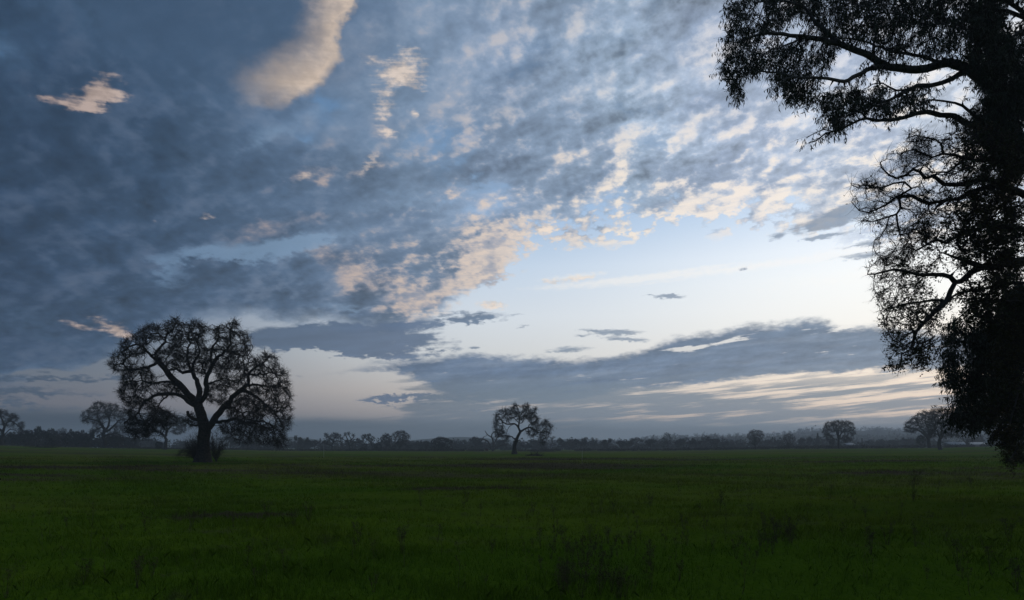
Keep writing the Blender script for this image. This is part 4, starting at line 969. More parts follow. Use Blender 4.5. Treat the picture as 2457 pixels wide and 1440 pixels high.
# ------------------------------------------------------------------ the far treeline: prototypes of height 1 and width 1, then copies
def proto(seed, kind):
    rng = np.random.default_rng(seed)
    bits_t = []; pts = []
    sk = Skel(seed)
    if kind == 'conifer':
        sk.limb([(0, 0, 0), (0, 0, .5), (0, 0, .97)], .03, .004, 0, .1)
        P, par, part, r = sk.radii(.004); Vt, Ft = tube_mesh(P, par, r, part == 0, 5)
        n = 900; z = rng.uniform(.08, 1, n) ** 1.0; a = rng.uniform(0, 2 * np.pi, n); rad = (1 - z) * .5 * rng.uniform(.25, 1, n) ** .5 * (1 + .25 * np.sin(z * 40)) + .01
        Lp = np.stack([np.cos(a) * rad, np.sin(a) * rad, z], 1)
        V, F = leaf_quads(rng, Lp, .10, .05, .35); return Vt, [Ft], V, [F]
    lob = []
    top = {'dome': .5, 'open': .42, 'column': .5}[kind]
    for i in range(13):
        a = rng.uniform(0, 2 * np.pi); f = rng.uniform(.1, 1) ** .5
        zc = rng.uniform(.32, .82); rr = (.36 * math.sqrt(max(.05, 1 - ((zc - .5) / .45) ** 2))) * f
        lob.append((math.cos(a) * rr, math.sin(a) * rr, zc, rng.uniform(.10, .17), rng.uniform(.09, .14)))
    sk.limb([(0, 0, -.02), (rng.normal(0, .01), 0, .15), (rng.normal(0, .02), 0, .3)], .035, .025, 0, .05)
    at = []
    for l in lob:
        q = rng.normal(0, 1, (60, 3)); q /= np.linalg.norm(q, axis=1, keepdims=True); q *= rng.random((60, 1)) ** .4
        at.append(np.array(l[:3]) + q * [l[3], l[3], l[4]])
    at = np.concatenate(at)
    sk.colonize(at, .035, .4, .05, 40, -1, .35, 0)
    P, par, part, r = sk.radii(.0035, 2.2)
    Vt, Ft = tube_mesh(P, par, r, (part == 0) | (r > .008), 4)
    V1, F1 = tube_mesh(P, par, r, (part < 0) & (r <= .008), 3)
    thin = np.nonzero((part < 0) & (r < .01))[0]
    nL = 1700 if kind != 'open' else 450
    src = rng.choice(thin, nL)
    Lp = P[src] + rng.normal(0, .014, (nL, 3))
    V2, F2 = leaf_quads(rng, Lp, .045 if kind != 'open' else .03, .035 if kind != 'open' else .02, .1)
    nt = 900; src = rng.choice(thin, nt); dr = P[src] - P[par[src]]; dr /= np.maximum(np.linalg.norm(dr, axis=1, keepdims=True), 1e-9)
    V3, F3, _, _ = twig_chains(rng, P[src], dr, 2, .06, .0025, .7, 0, .3)
    V, F = join([(V1, F1), (V2, F2), (V3, F3)])
    return Vt, [Ft], V, F
protos = {}
def proto_root(key, seed, kind, label, name):
    Vt, Ft, V, F = proto(seed, kind)
    root = empty(name, (0, 0, 0), label, 'tree', 'trees of the far treeline')
    mesh_obj('trunk', Vt, Ft, M_bark, root); mesh_obj('crown', V, F, M_far, root)
    protos[key] = [root, False]
def far_tree(key, px, w, top, Y, label, rz=None):
    root, used = protos[key]
    x, y, z = on_ground(px, Y)
    base = HY - (z - CAM_H) / Y * F_PX
    m = Y / F_PX; H = (base - top) * m * 1.12; Wd = w * m * 1.08
    rz = (px * 1.7) % 6.28 if rz is None else rz
    if not used:
        root.location = (x, y, z); root.rotation_euler = (0, 0, rz); root.scale = (Wd, Wd, H); root['label'] = label; protos[key][1] = True
    else: dup(root, (x, y, z), rz, (Wd, Wd, H), label, 'trees of the far treeline')
proto_root('d1', 201, 'dome', '', 'dense_tree'); proto_root('d2', 202, 'dome', '', 'dense_tree'); proto_root('d3', 203, 'dome', '', 'dense_tree')
proto_root('o1', 204, 'open', '', 'bare_tree'); proto_root('o2', 205, 'open', '', 'bare_tree'); proto_root('c1', 206, 'conifer', '', 'conifer_tree')
FT = [
 ('d1', 84, 62, 1016, 300, 'highest rounded bushy dome of the left treeline'),
 ('d2', 120, 38, 1025, 305, 'bushy tree right of the highest dome of the left treeline'),
 ('o1', 142, 30, 1026, 300, 'twiggy tree midway along the left treeline'),
 ('o2', 157, 26, 1025, 310, 'slim twiggy tree right of the twiggy tree midway along the left treeline'),
 ('d3', 174, 30, 1030, 300, 'low dark tree left of the small round-headed tree in the left treeline'),
 ('d1', 190, 26, 1026, 305, 'small round-headed tree in the left treeline, left of the bare round-topped oak'),
 ('d2', 213, 34, 1031, 300, 'dark thicket tree at the left foot of the bare round-topped oak'),
 ('o2', 60, 30, 1032, 300, 'low tree filling the gap beside the oak cut by the left edge'),
 ('d3', 34, 36, 1038, 300, 'low dark tree behind the right boughs of the oak cut by the left edge'),
 ('d1', 285, 44, 1038, 300, 'dark bushy tree between the bare round-topped oak and the huge spreading oak'),
 ('d2', 320, 44, 1046, 420, 'hazy tree seen through the lower left twigs of the huge spreading oak'),
 ('d3', 552, 46, 1044, 420, 'hazy tree seen right of the trunk of the huge spreading oak'),
 ('d2', 608, 50, 1050, 440, 'hazy tree seen through the hanging right twigs of the huge spreading oak'),
 ('d3', 714, 30, 1045, 440, 'hazy dense tree, leftmost of three joined crowns right of the huge spreading oak'),
 ('d1', 730, 32, 1045, 445, 'hazy dense tree, tallest of three joined crowns right of the huge spreading oak'),
 ('d2', 755, 40, 1054, 450, 'hazy lower tree, right of three joined crowns right of the huge spreading oak'),
 ('o1', 822, 24, 1060, 450, 'hazy tree seen between the pair of bare oaks left of centre'),
 ('d3', 862, 26, 1052, 520, 'faint rounded tree behind the stubby bare oak left of centre'),
 ('d1', 1000, 36, 1054, 440, 'hazy tree right of the taller dense rounded tree'),
 ('o2', 1094, 30, 1052, 440, 'hazy airy tree at the right edge of the broad dark thicket'),
 ('o1', 1113, 24, 1053, 440, 'hazy slim tree between the broad dark thicket and the tree behind the dead grey tree'),
 ('d2', 1141, 42, 1045, 420, 'tall hazy tree left behind the dead grey tree'),
 ('d3', 1210, 40, 1052, 450, 'hazy tree between the dead grey tree and the lone leaning oak'),
 ('d1', 1262, 36, 1062, 400, 'low dark bushy tree just right of the trunk of the lone leaning oak'),
 ('o1', 1290, 36, 1050, 450, 'hazy tree under the hanging right bough of the lone leaning oak'),
 ('o2', 1322, 36, 1046, 430, 'hazy bare tree at the right tip of the lone leaning oak'),
 ('d2', 1349, 32, 1048, 430, 'second hazy tree right of the lone oak tip, left of the large dark dome'),
 ('o1', 1368, 24, 1052, 430, 'narrow hazy tree touching the left side of the large dark dome'),
 ('d1', 1394, 40, 1045, 400, 'large dark dome-shaped tree in the treeline right of the lone leaning oak'),
 ('o2', 1428, 32, 1049, 440, 'airy tree right of the large dark dome'),
 ('d3', 1458, 34, 1052, 400, 'compact dark tree, second dark crown right of the large dark dome'),
 ('d2', 1488, 30, 1055, 420, 'lower bushy tree left of the flat open-topped tree in the treeline'),
 ('d1', 1505, 34, 1051, 410, 'dark bushy tree touching the flat open-topped tree'),
 ('o1', 1527, 40, 1047, 420, 'flat open-topped tree on a visible thin trunk in the treeline'),
 ('d3', 1562, 46, 1053, 420, 'broad low dome left of the tree with an open tuft on top'),
 ('o2', 1602, 38, 1037, 400, 'tree with an open tuft rising highest above the treeline right of centre'),
 ('d2', 1628, 36, 1050, 410, 'brownish low tree right of the tree with an open tuft'),
 ('d1', 1670, 44, 1048, 405, 'broad dark dome left of the thin-topped tree'),
 ('o1', 1692, 26, 1041, 405, 'thin-topped tree rising behind two dark domes right of centre'),
 ('d3', 1707, 44, 1049, 400, 'dark dome right of the thin-topped tree'),
 ('d2', 1738, 30, 1057, 430, 'low hazy tree in the dip of the treeline right of the dark domes'),
 ('o2', 1764, 44, 1054, 430, 'spreading hazy tree left of the round fan-shaped tree'),
 ('d1', 1856, 40, 1053, 430, 'low dome right of the round fan-shaped tree'),
 ('d3', 1924, 30, 1050, 430, 'hazy tree right of the thin airy fan-shaped tree'),
 ('d2', 1944, 22, 1046, 430, 'tall narrow rounded tree beside the pointed conifer'),
 ('c1', 1962, 17, 1044, 430, 'pointed conifer just left of the broad domed oak'),
 ('o1', 2086, 14, 1055, 420, 'tiny bare tree right of the tall post beyond the broad domed oak'),
 ('d3', 2062, 18, 1060, 430, 'tiny bushy tree left of the tall post beyond the broad domed oak'),
 ('d1', 2112, 34, 1057, 440, 'low hazy dome between the tall post and the two large touching oaks'),
 ('d2', 2142, 34, 1054, 440, 'hazy dome in the middle between the tall post and the two large touching oaks'),
 ('d3', 2172, 30, 1050, 440, 'hazy squared tree just left of the two large touching oaks'),
 ('d1', 2350, 40, 1040, 460, 'hazy tree right behind the pale fan-shaped tree'),
 ('d2', 2385, 44, 1038, 450, 'hazy tree seen between the hanging leaves at the right'),
 ('o2', 2430, 50, 1036, 440, 'hazy bare tree nearest the right edge behind the hanging leaves'),
]
for f in FT: far_tree(*f)

# ------------------------------------------------------------------ woods that read as one mass, brush strip, hills
def clump_mass(name, label, rng, spots, mat, nq, qs, cat='woodland', trunk=True):
    """spots: (x, y, z, width, height); every tree a loose cloud of leaf-clump faces with a stem"""
    V = []; F = []; o = 0; Vt = []; Ft = []; ot = 0
    for (x, y, z, w, h) in spots:
        n = nq
        a = rng.normal(0, 1, (n, 3)); a /= np.linalg.norm(a, axis=1, keepdims=True); a *= rng.random((n, 1)) ** .35
        shape = rng.uniform(.8, 1.2, 2)
        lobes = rng.normal(0, .22, (5, 3)); which = rng.integers(0, 5, n)
        p = a * .62 + lobes[which]
        P = np.stack([x + p[:, 0] * w * .5, y + p[:, 1] * w * .5, z + h * (.50 + p[:, 2] * .50)], 1)
        P[:, 2] = np.maximum(P[:, 2], z)
        v, f = leaf_quads(rng, P, qs * w, qs * w * .8, .1); V.append(v); F.append(f + o); o += len(v)
    ob = mesh_obj(name, np.concatenate(V), np.concatenate(F), mat)
    return tag(ob, label, cat, None, 'stuff')
rng = np.random.default_rng(77)
spots = []
for i in range(430):
    px = rng.uniform(-250, 2750); Y = rng.uniform(470, 640); x, y, z = on_ground(px, Y)
    h = rng.uniform(5.5, 9.5) * (1.25 if px < 330 else 1.0); spots.append((x, y, z, rng.uniform(7, 13), h))
for i in range(110):
    px = rng.uniform(-150, 330); Y = rng.uniform(303, 370); x, y, z = on_ground(px, Y); spots.append((x, y, z - .3, rng.uniform(5, 8), rng.uniform(5, 9.0)))
for i in range(420):
    px = rng.uniform(-250, 2750); Y = rng.uniform(440, 520); x, y, z = on_ground(px, Y); spots.append((x, y, z - .4, rng.uniform(5, 9), rng.uniform(2.2, 4.5)))
clump_mass('woodland', 'hazy belt of mixed woodland filling the gaps behind the far treeline', rng, spots, M_far, 110, .16)
# brush strip on the field edge
spots = []
for i in range(900):
    px = rng.uniform(-200, 2800); Y = rng.uniform(303, 330); x, y, z = on_ground(px, Y)
    base = 1.9 if px > 1850 else (1.5 if px > 1300 else (1.2 if 860 < px < 1150 else (2.4 if px < 330 else .9)))
    if 1240 > px > 1160 or 1340 < px < 1380: continue
    spots.append((x, y, z - .1, rng.uniform(2.5, 5), base * rng.uniform(.55, 1.1)))
clump_mass('brush', 'dark brush and dead weeds along the far edge of the field', rng, spots, M_brush, 60, .13, 'brush')

def ridge(name, crest, Y, depth, label, seed, tree_h, n_tree, mat_g, nq=16):
    """hill with its crest on the given skyline (photograph rows, tree tops included)"""
    rng = np.random.default_rng(seed)
    xs = np.array([c[0] for c in crest], float); ys = np.array([c[1] for c in crest], float)
    pxs = np.linspace(xs[0], xs[-1], 160); nd = 24
    cz = lambda px: (HY - np.interp(px, xs, ys)) / F_PX * Y + CAM_H - tree_h * .8
    V = []; 
    for j in range(nd + 1):
        t = j / nd; yy = Y - depth * .5 + depth * 1.5 * t
        prof = math.sin(min(1, t * 1.5) * math.pi / 2) if t < 2 / 3 else math.cos((t - 2 / 3) * 3 * math.pi / 2 * .9)
        X = (pxs - CX) / F_PX * yy
        edge = np.clip(np.minimum(pxs - xs[0], xs[-1] - pxs) / 60.0, 0, 1)
        Z = 1.0 + np.maximum(cz(pxs) - 1, 0) * prof * edge ** .7 + 1.2 * np.sin(pxs * .05 + j) * prof - 3 * (1 - prof)
        V.append(np.stack([X, np.full_like(X, yy), Z], 1))
    V = np.array(V); n = len(pxs); G = V.reshape(-1, 3)
    i, j = np.meshgrid(np.arange(n - 1), np.arange(nd), indexing='xy'); a = (j * n + i).ravel()
    F = np.stack([a, a + 1, a + n + 1, a + n], 1)
    ob = mesh_obj(name, G, F, mat_g, None, True); tag(ob, label, 'hill', None, 'structure')
    if n_tree:
        sp = []
        for q in range(n_tree):
            u = rng.random() * (n - 1); v = rng.random() * nd * .72; i0 = int(u); j0 = int(v)
            p = V[j0, i0] * (1 - (u - i0)) + V[j0, min(i0 + 1, n - 1)] * (u - i0)
            h = tree_h * rng.uniform(.55, 1.35); sp.append((p[0], p[1], p[2] - h * .1, h * rng.uniform(.55, 1.1), h))
        clump_mass('hill_woods', 'trees covering ' + label, rng, sp, M_far, nq, .30)
M_hill = material('hill_grass', (.035, .042, .02), 1.0, .01, (.045, .04, .025), spec=0)
ridge('hill', [(1230, 1066), (1300, 1060), (1400, 1057), (1470, 1052), (1560, 1047), (1640, 1046), (1700, 1041), (1760, 1041), (1850, 1043), (2000, 1041), (2090, 1036), (2150, 1037), (2200, 1033), (2300, 1030), (2600, 1024)], 1000, 400, 'low wooded rise behind the treeline on the right', 5, 10, 1500, M_hill, 16)
ridge('hill', [(1470, 1062), (1500, 1052), (1560, 1041), (1620, 1037), (1690, 1034), (1780, 1036), (1860, 1033), (1900, 1026), (1950, 1018), (2010, 1017), (2060, 1018), (2110, 1016), (2160, 1020), (2200, 1014), (2260, 1016), (2350, 1018), (2700, 1016)], 1500, 500, 'higher hazy wooded hill at the right', 6, 11, 1500, M_hill, 14)
ridge('hill', [(900, 1070), (950, 1061), (1000, 1052), (1050, 1047), (1095, 1044), (1150, 1046), (1200, 1051), (1260, 1056), (1340, 1051), (1400, 1049), (1470, 1053), (1540, 1062)], 1700, 500, 'low bare hazy hill behind the centre', 7, 2, 0, M_hill)
ridge('hill', [(400, 1060), (520, 1046), (640, 1042), (700, 1043), (745, 1049), (790, 1056), (850, 1066)], 1500, 500, 'low hazy hill right of the huge spreading oak', 8, 2, 0, M_hill)
# ------------------------------------------------------------------ field
def field_colour(x, y, gain=1.0):
    """green, olive and bare brown patches, lying as strips across the field"""
    big = noise(vec(x * .30, y, 0.0), .035, 6, .6, dist=.4)
    mid = noise(addc(vec(x * .35, y, 0.0), (9., 4., 0)), .12, 6, .65)
    wide = noise(addc(vec(x * .22, y, 0.0), (31., 12., 0)), .020, 4, .55)
    sml = noise(vec(x, y, 0.0), 1.1, 5, .65)
    d = E.m('SQRT', x * x + y * y)
    green = mixc(smooth(mid, .38, .62), (.037, .072, .005, 1), (.059, .095, .007, 1))
    olive = mixc(smooth(sml, .35, .65), (.084, .086, .018, 1), (.068, .080, .014, 1))
    brown = (.044, .034, .026, 1)
    c = mixc(smooth(big + (mid - .5) * .5, .42, .58) * (.2 + .55 * smooth(d, 15., 70.)), green, olive)
    c = mixc(smooth(mid * .5 + wide * .5 + (sml - .5) * .22, .50, .57) * smooth(d, 18., 55.) * .85, c, brown)
    c = mixc(smooth(sml + (mid - .5) * .4, .56, .70) * .45, c, brown)
    pt = None                                      # trampled, weedy patches where they lie in the field
    for cx, cy, rx, ry in ((1, 66, 19, 13), (12, 98, 30, 12), (41, 76, 14, 7), (-37, 54, 16, 4.5), (-6.6, 16.2, 2.6, .9), (-2, 27, 5, 2), (9, 60, 14, 3), (-30, 40, 7, 2), (24, 44, 5, 2)):
        u = (x - cx) / rx; v = (y - cy) / ry
        q = 1.0 - E.m('SQRT', u * u + v * v)
        pt = q if pt is None else E.m('MAXIMUM', pt, q)
    c = mixc(smooth(pt + (sml - .5) * 1.2 + (mid - .5) * 1.6, .05, .55) * .9, c, (.044, .034, .024, 1))
    return scalec(c, gain * 1.38), sml
def grass_mat():
    m = bpy.data.materials.new('field_grass'); m.use_nodes = True; nt = m.node_tree; E.nt = nt
    b = nt.nodes['Principled BSDF']; b.inputs['Roughness'].default_value = 1.0; b.inputs['Specular IOR Level'].default_value = 0.0
    g = nt.nodes.new('ShaderNodeNewGeometry'); x, y, z = sep(E(g.outputs['Position']))
    c, sml = field_colour(x, y)
    fine = noise(vec(x, y, 0.0), 7.0, 4, .7)
    c = mixc(smooth(fine, .5, .75) * .5, c, (.012, .030, .004, 1))
    setin(b.inputs['Base Color'], c)
    bn = nt.nodes.new('ShaderNodeBump'); bn.inputs['Strength'].default_value = .9; bn.inputs['Distance'].default_value = .25
    setin(bn.inputs['Height'], fine * .35 + sml * .8); nt.links.new(bn.outputs[0], b.inputs['Normal'])
    return m
M_field = grass_mat()
def field():
    ang = np.concatenate([np.linspace(-180, -60, 30, endpoint=False), np.linspace(-60, 60, 420, endpoint=False), np.linspace(60, 180, 31)]) * np.pi / 180
    rad = np.concatenate([[0.5], np.geomspace(2, 420, 330), np.geomspace(440, 2620, 22)])
    A, Rr = np.meshgrid(ang, rad)
    X = np.sin(A) * Rr; Y = np.cos(A) * Rr; Z = ground_h(X, Y)
    rng = np.random.default_rng(3)
    Z = Z + rng.normal(0, .018, Z.shape) * np.clip(1 - Rr / 150, 0.2, 1) * (Rr > 3)
    V = np.stack([X, Y, Z], 2).reshape(-1, 3); n = len(ang)
    i, j = np.meshgrid(np.arange(n - 1), np.arange(len(rad) - 1), indexing='xy'); a = (j * n + i).ravel()
    F = np.stack([a, a + n, a + n + 1, a + 1], 1)
    ob = mesh_obj('ground', V, F, M_field, None, True)
    tag(ob, 'broad dark green winter field under the dusk sky', 'ground', None, 'structure')
field()
def blades():
    rng = np.random.default_rng(8)
    n = 300000
    d = 6.5 * (120 / 6.5) ** (rng.random(n) ** .80)
    a = rng.uniform(-R(43), R(43), n)
    X = np.sin(a) * d; Y = np.cos(a) * d
    # clumps
    q = np.sin(X * 1.9 + 2 * np.sin(Y * .7)) * np.sin(Y * 2.3 + 1.5 * np.sin(X * .6)) + .6 * np.sin(X * .5 + Y * .31)
    keep = rng.random(n) < np.clip(.55 + .35 * q, .12, 1); X, Y, d, q = X[keep], Y[keep], d[keep], q[keep]
    Z = ground_h(X, Y) - .01; n = len(X)
    h = (.06 + .08 * rng.random(n) ** 2 + .07 * np.clip(q, 0, 1)) * np.clip(d / 30, .9, 1.25); w = .0042 * np.clip(d / 10, 1, 9)
    th = rng.uniform(0, np.pi, n); lx = rng.normal(0, .45, n) * h; ly = rng.normal(0, .45, n) * h
    B = np.stack([X, Y, Z], 1); S = np.stack([np.cos(th) * w, np.sin(th) * w * .3, np.zeros(n)], 1)
    M = B + np.stack([lx * .35, ly * .35, h * .6], 1); T = B + np.stack([lx, ly, h * (1 - .15 * rng.random(n))], 1)
    V = np.stack([B - S, B + S, M + S * .7, T, M - S * .7], 1).reshape(-1, 3); i = np.arange(n)[:, None] * 5
    F = np.concatenate([i, i + 1, i + 2, i + 3, i + 4], 1)
    m = bpy.data.materials.new('grass_blade'); m.use_nodes = True; nt = m.node_tree; E.nt = nt
    b = nt.nodes['Principled BSDF']
    g = nt.nodes.new('ShaderNodeNewGeometry'); x, y, z = sep(E(g.outputs['Position']))
    ri = E(g.outputs['Random Per Island'])
    c, _ = field_colour(x, y); c = scalec(c, .80 + ri * .6)
    nt.nodes.remove(b); df = nt.nodes.new('ShaderNodeBsdfDiffuse'); tr = nt.nodes.new('ShaderNodeBsdfTranslucent'); mx = nt.nodes.new('ShaderNodeMixShader'); mx.inputs[0].default_value = .45
    setin(df.inputs[0], c); setin(tr.inputs[0], c); nt.links.new(df.outputs[0], mx.inputs[1]); nt.links.new(tr.outputs[0], mx.inputs[2]); nt.links.new(mx.outputs[0], nt.nodes['Material Output'].inputs[0])
    ob = mesh_obj('grass', V, F, m); tag(ob, 'short green winter grass growing over the near field', 'grass', None, 'stuff')
blades()

# ------------------------------------------------------------------ dry weeds
M_weed = material('dry_weed', (.052, .054, .022), .95, 8.0, (.080, .072, .038), spec=.05)
def weed(seed, kind, H):
    rng = np.random.default_rng(seed); sk = Skel(seed)
    ns = {'stalk': 1, 'clump': 7, 'teasel': 2, 'bush': 10}[kind]
    V = []; F = []; heads = []
    parts = []
    root = -1
    base = sk.add((0, 0, -.03), -1, 0, .006)
    for k in range(ns):
        a = rng.uniform(0, 6.28); lean = rng.uniform(.02, .12 if kind in ('stalk', 'teasel') else .35); h = H * rng.uniform(.65, 1.0)
        dx_, dy_ = math.cos(a) * lean * h, math.sin(a) * lean * h
        s = rng.uniform(0, .05) if ns > 1 else 0
        p = base; pts = []
        for t in np.linspace(.12, 1, 8):
            pos = np.array([math.cos(a) * s + dx_ * t ** 1.4, math.sin(a) * s + dy_ * t ** 1.4, h * t]) + rng.normal(0, .006 * H, 3)
            p = sk.add(pos, p, 0, .0038 * (1.15 - t)); pts.append(p)
        heads.append(sk.P[p])
        for j in range(rng.integers(2, 6)):
            q = pts[rng.integers(3, 8)]; b = rng.uniform(0, 6.28); L = h * rng.uniform(.10, .26); e = sk.P[q] + np.array([math.cos(b) * L * .5, math.sin(b) * L * .5, L])
            m_ = sk.add((sk.P[q] + e) / 2 + rng.normal(0, .01, 3), q, 0, .0020); e_ = sk.add(e, m_, 0, .0016); heads.append(e)
    P, par, part, r = sk.radii(.0014)
    stem = tube_mesh(P, par, r, par >= 0, 4)
    hv = []; 
    for hpos in heads:
        if kind == 'teasel':
            n = 60; q = rng.normal(0, 1, (n, 3)); q /= np.linalg.norm(q, axis=1, keepdims=True); q = q * [.016, .016, .032] + hpos
            hv.append(leaf_quads(rng, q, .018, .007, -.4))
        else:
            n = 14; q = rng.normal(0, .014, (n, 3)) + hpos; hv.append(leaf_quads(rng, q, .022, .010, -.3))
    lq = P[rng.choice(len(P), 10 * ns)] + rng.normal(0, .01, (10 * ns, 3)); lv = leaf_quads(rng, lq, .06, .010, .2)
    return stem, hv, lv
def weed_root(seed, kind, H, name, label, cat, group):
    (sv, sf), heads, lv = weed(seed, kind, H)
    if kind != 'teasel':
        V, F = join([(sv, sf), lv] + heads)
        return tag(mesh_obj(name, V, F, M_weed), label, cat, group)
    r = empty(name, (0, 0, 0), label, cat, group)
    V, F = join([(sv, sf), lv]); mesh_obj('stem', V, F, M_weed, r)
    for hv, hf in heads: mesh_obj('seed_head', hv, hf, M_weed, r)
    return r
WEEDS = {'stalk': [weed_root(300 + i, 'stalk', .75 + .1 * i, 'weed_stalk', 'single thin dry weed stalk standing in the dark grass', 'weed', 'single dry weed stalks in the field') for i in range(3)],
         'clump': [weed_root(310 + i, 'clump', .55 + .1 * i, 'weed_clump', 'loose clump of thin dry weed stems standing in the dark grass', 'weed', 'clumps of dry weeds in the field') for i in range(3)],
         'teasel': [weed_root(320 + i, 'teasel', .9 + .1 * i, 'teasel', 'tall dry stalk with bristly dark seed heads standing in the near grass', 'weed', 'stalks with bristly seed heads near the viewer') for i in range(2)]}
used = {}
def put_weed(kind, px, py, s, seed, label=None):
    rng = np.random.default_rng(seed); L = WEEDS[kind]; i = int(rng.integers(0, len(L))); Y = foot(px, py, 200); x, y, z = on_ground(px, Y)
    r = L[i]; rz = rng.uniform(0, 6.28)
    if (kind, i) not in used:
        used[(kind, i)] = 1; r.location = (x, y, z); r.rotation_euler = (0, 0, rz); r.scale = (s, s, s)
        if label: r['label'] = label
    else: dup(r, (x, y, z), rz, (s, s, s), label)
wr = np.random.default_rng(5)
for (px, py) in [(1490, 1375), (1522, 1340), (1590, 1330), (1620, 1345), (1515, 1322), (1445, 1360), (1560, 1420), (1635, 1330), (1398, 1345), (1330, 1330), (1780, 1425), (2330, 1432), (1695, 1300)]:
    put_weed('teasel', px, py, .62 * wr.uniform(.8, 1.2), int(px))
for (px, py) in [(845, 1340), (970, 1360), (970, 1345), (1060, 1330), (1180, 1320), (1215, 1335), (780, 1350), (1290, 1300), (1855, 1235), (1740, 1300), (1965, 1340), (2230, 1310), (1420, 1270), (1700, 1250), (1810, 1200), (1400, 1112), (777, 1100), (1945, 1215), (550, 1320), (420, 1290), (1480, 1250), (1560, 1240), (2080, 1400), (1100, 1425), (1265, 1420), (900, 1400), (640, 1400), (250, 1380), (120, 1290), (1890, 1330), (1350, 1425)]:
    put_weed('stalk', px, py, wr.uniform(.5, .9), int(px) + 3)
for (px, py) in [(1395, 1435), (1440, 1425), (1350, 1438), (1500, 1432), (1180, 1330), (965, 1330), (1050, 1300), (1725, 1235), (1730, 1210), (1860, 1300), (1900, 1290), (2090, 1330), (2130, 1310), (2160, 1240), (1560, 1215), (1470, 1230), (1630, 1180), (1330, 1245), (1280, 1230), (705, 1262), (560, 1265), (460, 1262), (350, 1275), (200, 1400), (330, 1410), (1640, 1270), (1800, 1240), (2420, 1300), (2380, 1380), (2440, 1420), (2300, 1370), (740, 1250), (1010, 1215), (1120, 1205), (1245, 1180), (860, 1300), (640, 1240), (1990, 1200), (2050, 1220), (2250, 1180), (2330, 1165)]:
    put_weed('clump', px, py, wr.uniform(.42, .80), int(px) + 7)
for i in range(46):
    put_weed('clump', wr.normal(1425, 70), wr.uniform(1290, 1436), wr.uniform(.28, .60), 2900 + i)
for i in range(16):
    put_weed('clump', wr.normal(1840, 45), wr.uniform(1270, 1350), wr.uniform(.3, .6), 3900 + i)
for i in range(46):
    put_weed('clump', wr.uniform(-20, 2480), 1150 + 285 * wr.random() ** .8, wr.uniform(.22, .5), 900 + i)
for i in range(45):
    put_weed('stalk', wr.uniform(0, 2457), 1150 + 285 * wr.random() ** .8, wr.uniform(.3, .7), 1900 + i)
# one big dry bush of stems, lower right
o = weed_root(340, 'bush', 1.0, 'weed_bush', 'tall spreading bunch of dry stems, largest weed, in the right part of the field', 'weed', None)
o.location = on_ground(2192, foot(2192, 1200)); o.scale = (.9, .9, .95)

# ------------------------------------------------------------------ brushwood at the foot of the big oak and in the field
def sprout(name, label, px, base, spots_px, n_stem, H, seed, spread, droop, cat, rad=.012):
    rng = np.random.default_rng(seed); Y = foot(px, base); p = np.array(on_ground(px, Y)); sk = Skel(seed)
    b = sk.add((0, 0, -.05), -1, 0, rad * 1.6)
    for k in range(n_stem):
        a = rng.uniform(0, 6.28); ln = rng.uniform(.3, 1) * spread; h = H * rng.uniform(.5, 1); q = b
        for t in np.linspace(.15, 1, 9):
            pos = np.array([math.cos(a) * ln * t + spots_px * t, math.sin(a) * ln * .6 * t, h * (t * (1 + droop) - droop * t * t * 1.6)]) + rng.normal(0, .03, 3)
            q = sk.add(pos, q, 0, rad * (1.2 - t))
    P, par, part, r = sk.radii(rad * .4)
    root = empty(name, tuple(p), label, cat)
    V, F = tube_mesh(P, par, r, par >= 0, 4); mesh_obj('stems', V, F, M_twig, root)
    src = rng.choice(np.arange(1, len(P)), n_stem * 45); src = src[P[src, 2] > .15]
    dr = P[src] - P[par[src]]; dr /= np.maximum(np.linalg.norm(dr, axis=1, keepdims=True), 1e-9)
    V, F, _, _ = twig_chains(rng, P[src], dr, 3, H * .22, rad * .55, .6, .05, .3); mesh_obj('crown', V, F, M_twig, root)
    return root
sprout('sapling', 'dense twiggy sapling growing close to the right of the huge oak trunk', 519, 1109, 0.0, 16, 3.9, 401, 1.5, .1, 'shrub', .02)
sprout('shrub', 'low arching bramble of twigs spreading left from the foot of the huge oak', 474, 1109, -1.3, 22, 2.6, 402, 1.6, .9, 'shrub', .011)
sprout('shrub', 'upright suckers rising against the left side of the huge oak trunk', 466, 1106, -.5, 18, 3.6, 403, 1.0, .1, 'shrub', .015)

def pile(name, label, px, base, w, h, seed, n=70):
    rng = np.random.default_rng(seed); Y = foot(px, base, 302); p = np.array(on_ground(px, Y)); bits = []
    src = np.stack([rng.uniform(-.5, .5, n) * w, rng.uniform(-.3, .3, n) * w, np.zeros(n)], 1)
    src[:, 2] = np.abs(rng.normal(0, .5, n)) * h * (1 - (2 * src[:, 0] / w) ** 2) * .7
    dr = rng.normal(0, 1, (n, 3)); dr[:, 2] *= .35
    V, F, _, _ = twig_chains(rng, src, dr / np.linalg.norm(dr, axis=1, keepdims=True), 4, w * .35, .05, .2, 0, .2)
    q = src[rng.choice(n, n * 6)] * rng.uniform(.2, 1, (n * 6, 1)); q[:, 0] += rng.normal(0, .1 * w, n * 6); q[:, 2] = np.abs(q[:, 2]) * .8
    V2, F2 = leaf_quads(rng, q, .28, .18, .1)
    V, F = join([(V, F), (V2, F2)]); V[:, 2] = np.maximum(V[:, 2], -.05)
    o = mesh_obj(name, V, F, M_brush); o.location = p; tag(o, label, 'brush pile'); return o
pile('brush_pile', 'low pile of brushwood in the grass right of the lone leaning oak', 1282, 1094, 3.6, .7, 501)
pile('brush_pile', 'flat dark brush heap at the field edge beneath the right boughs of the lone oak', 1304, 1083.5, 9.0, 1.5, 502, 130)
pile('brush_pile', 'thin dark brush heap at the field edge below the left treeline', 100, 1074.5, 8.0, .6, 503)

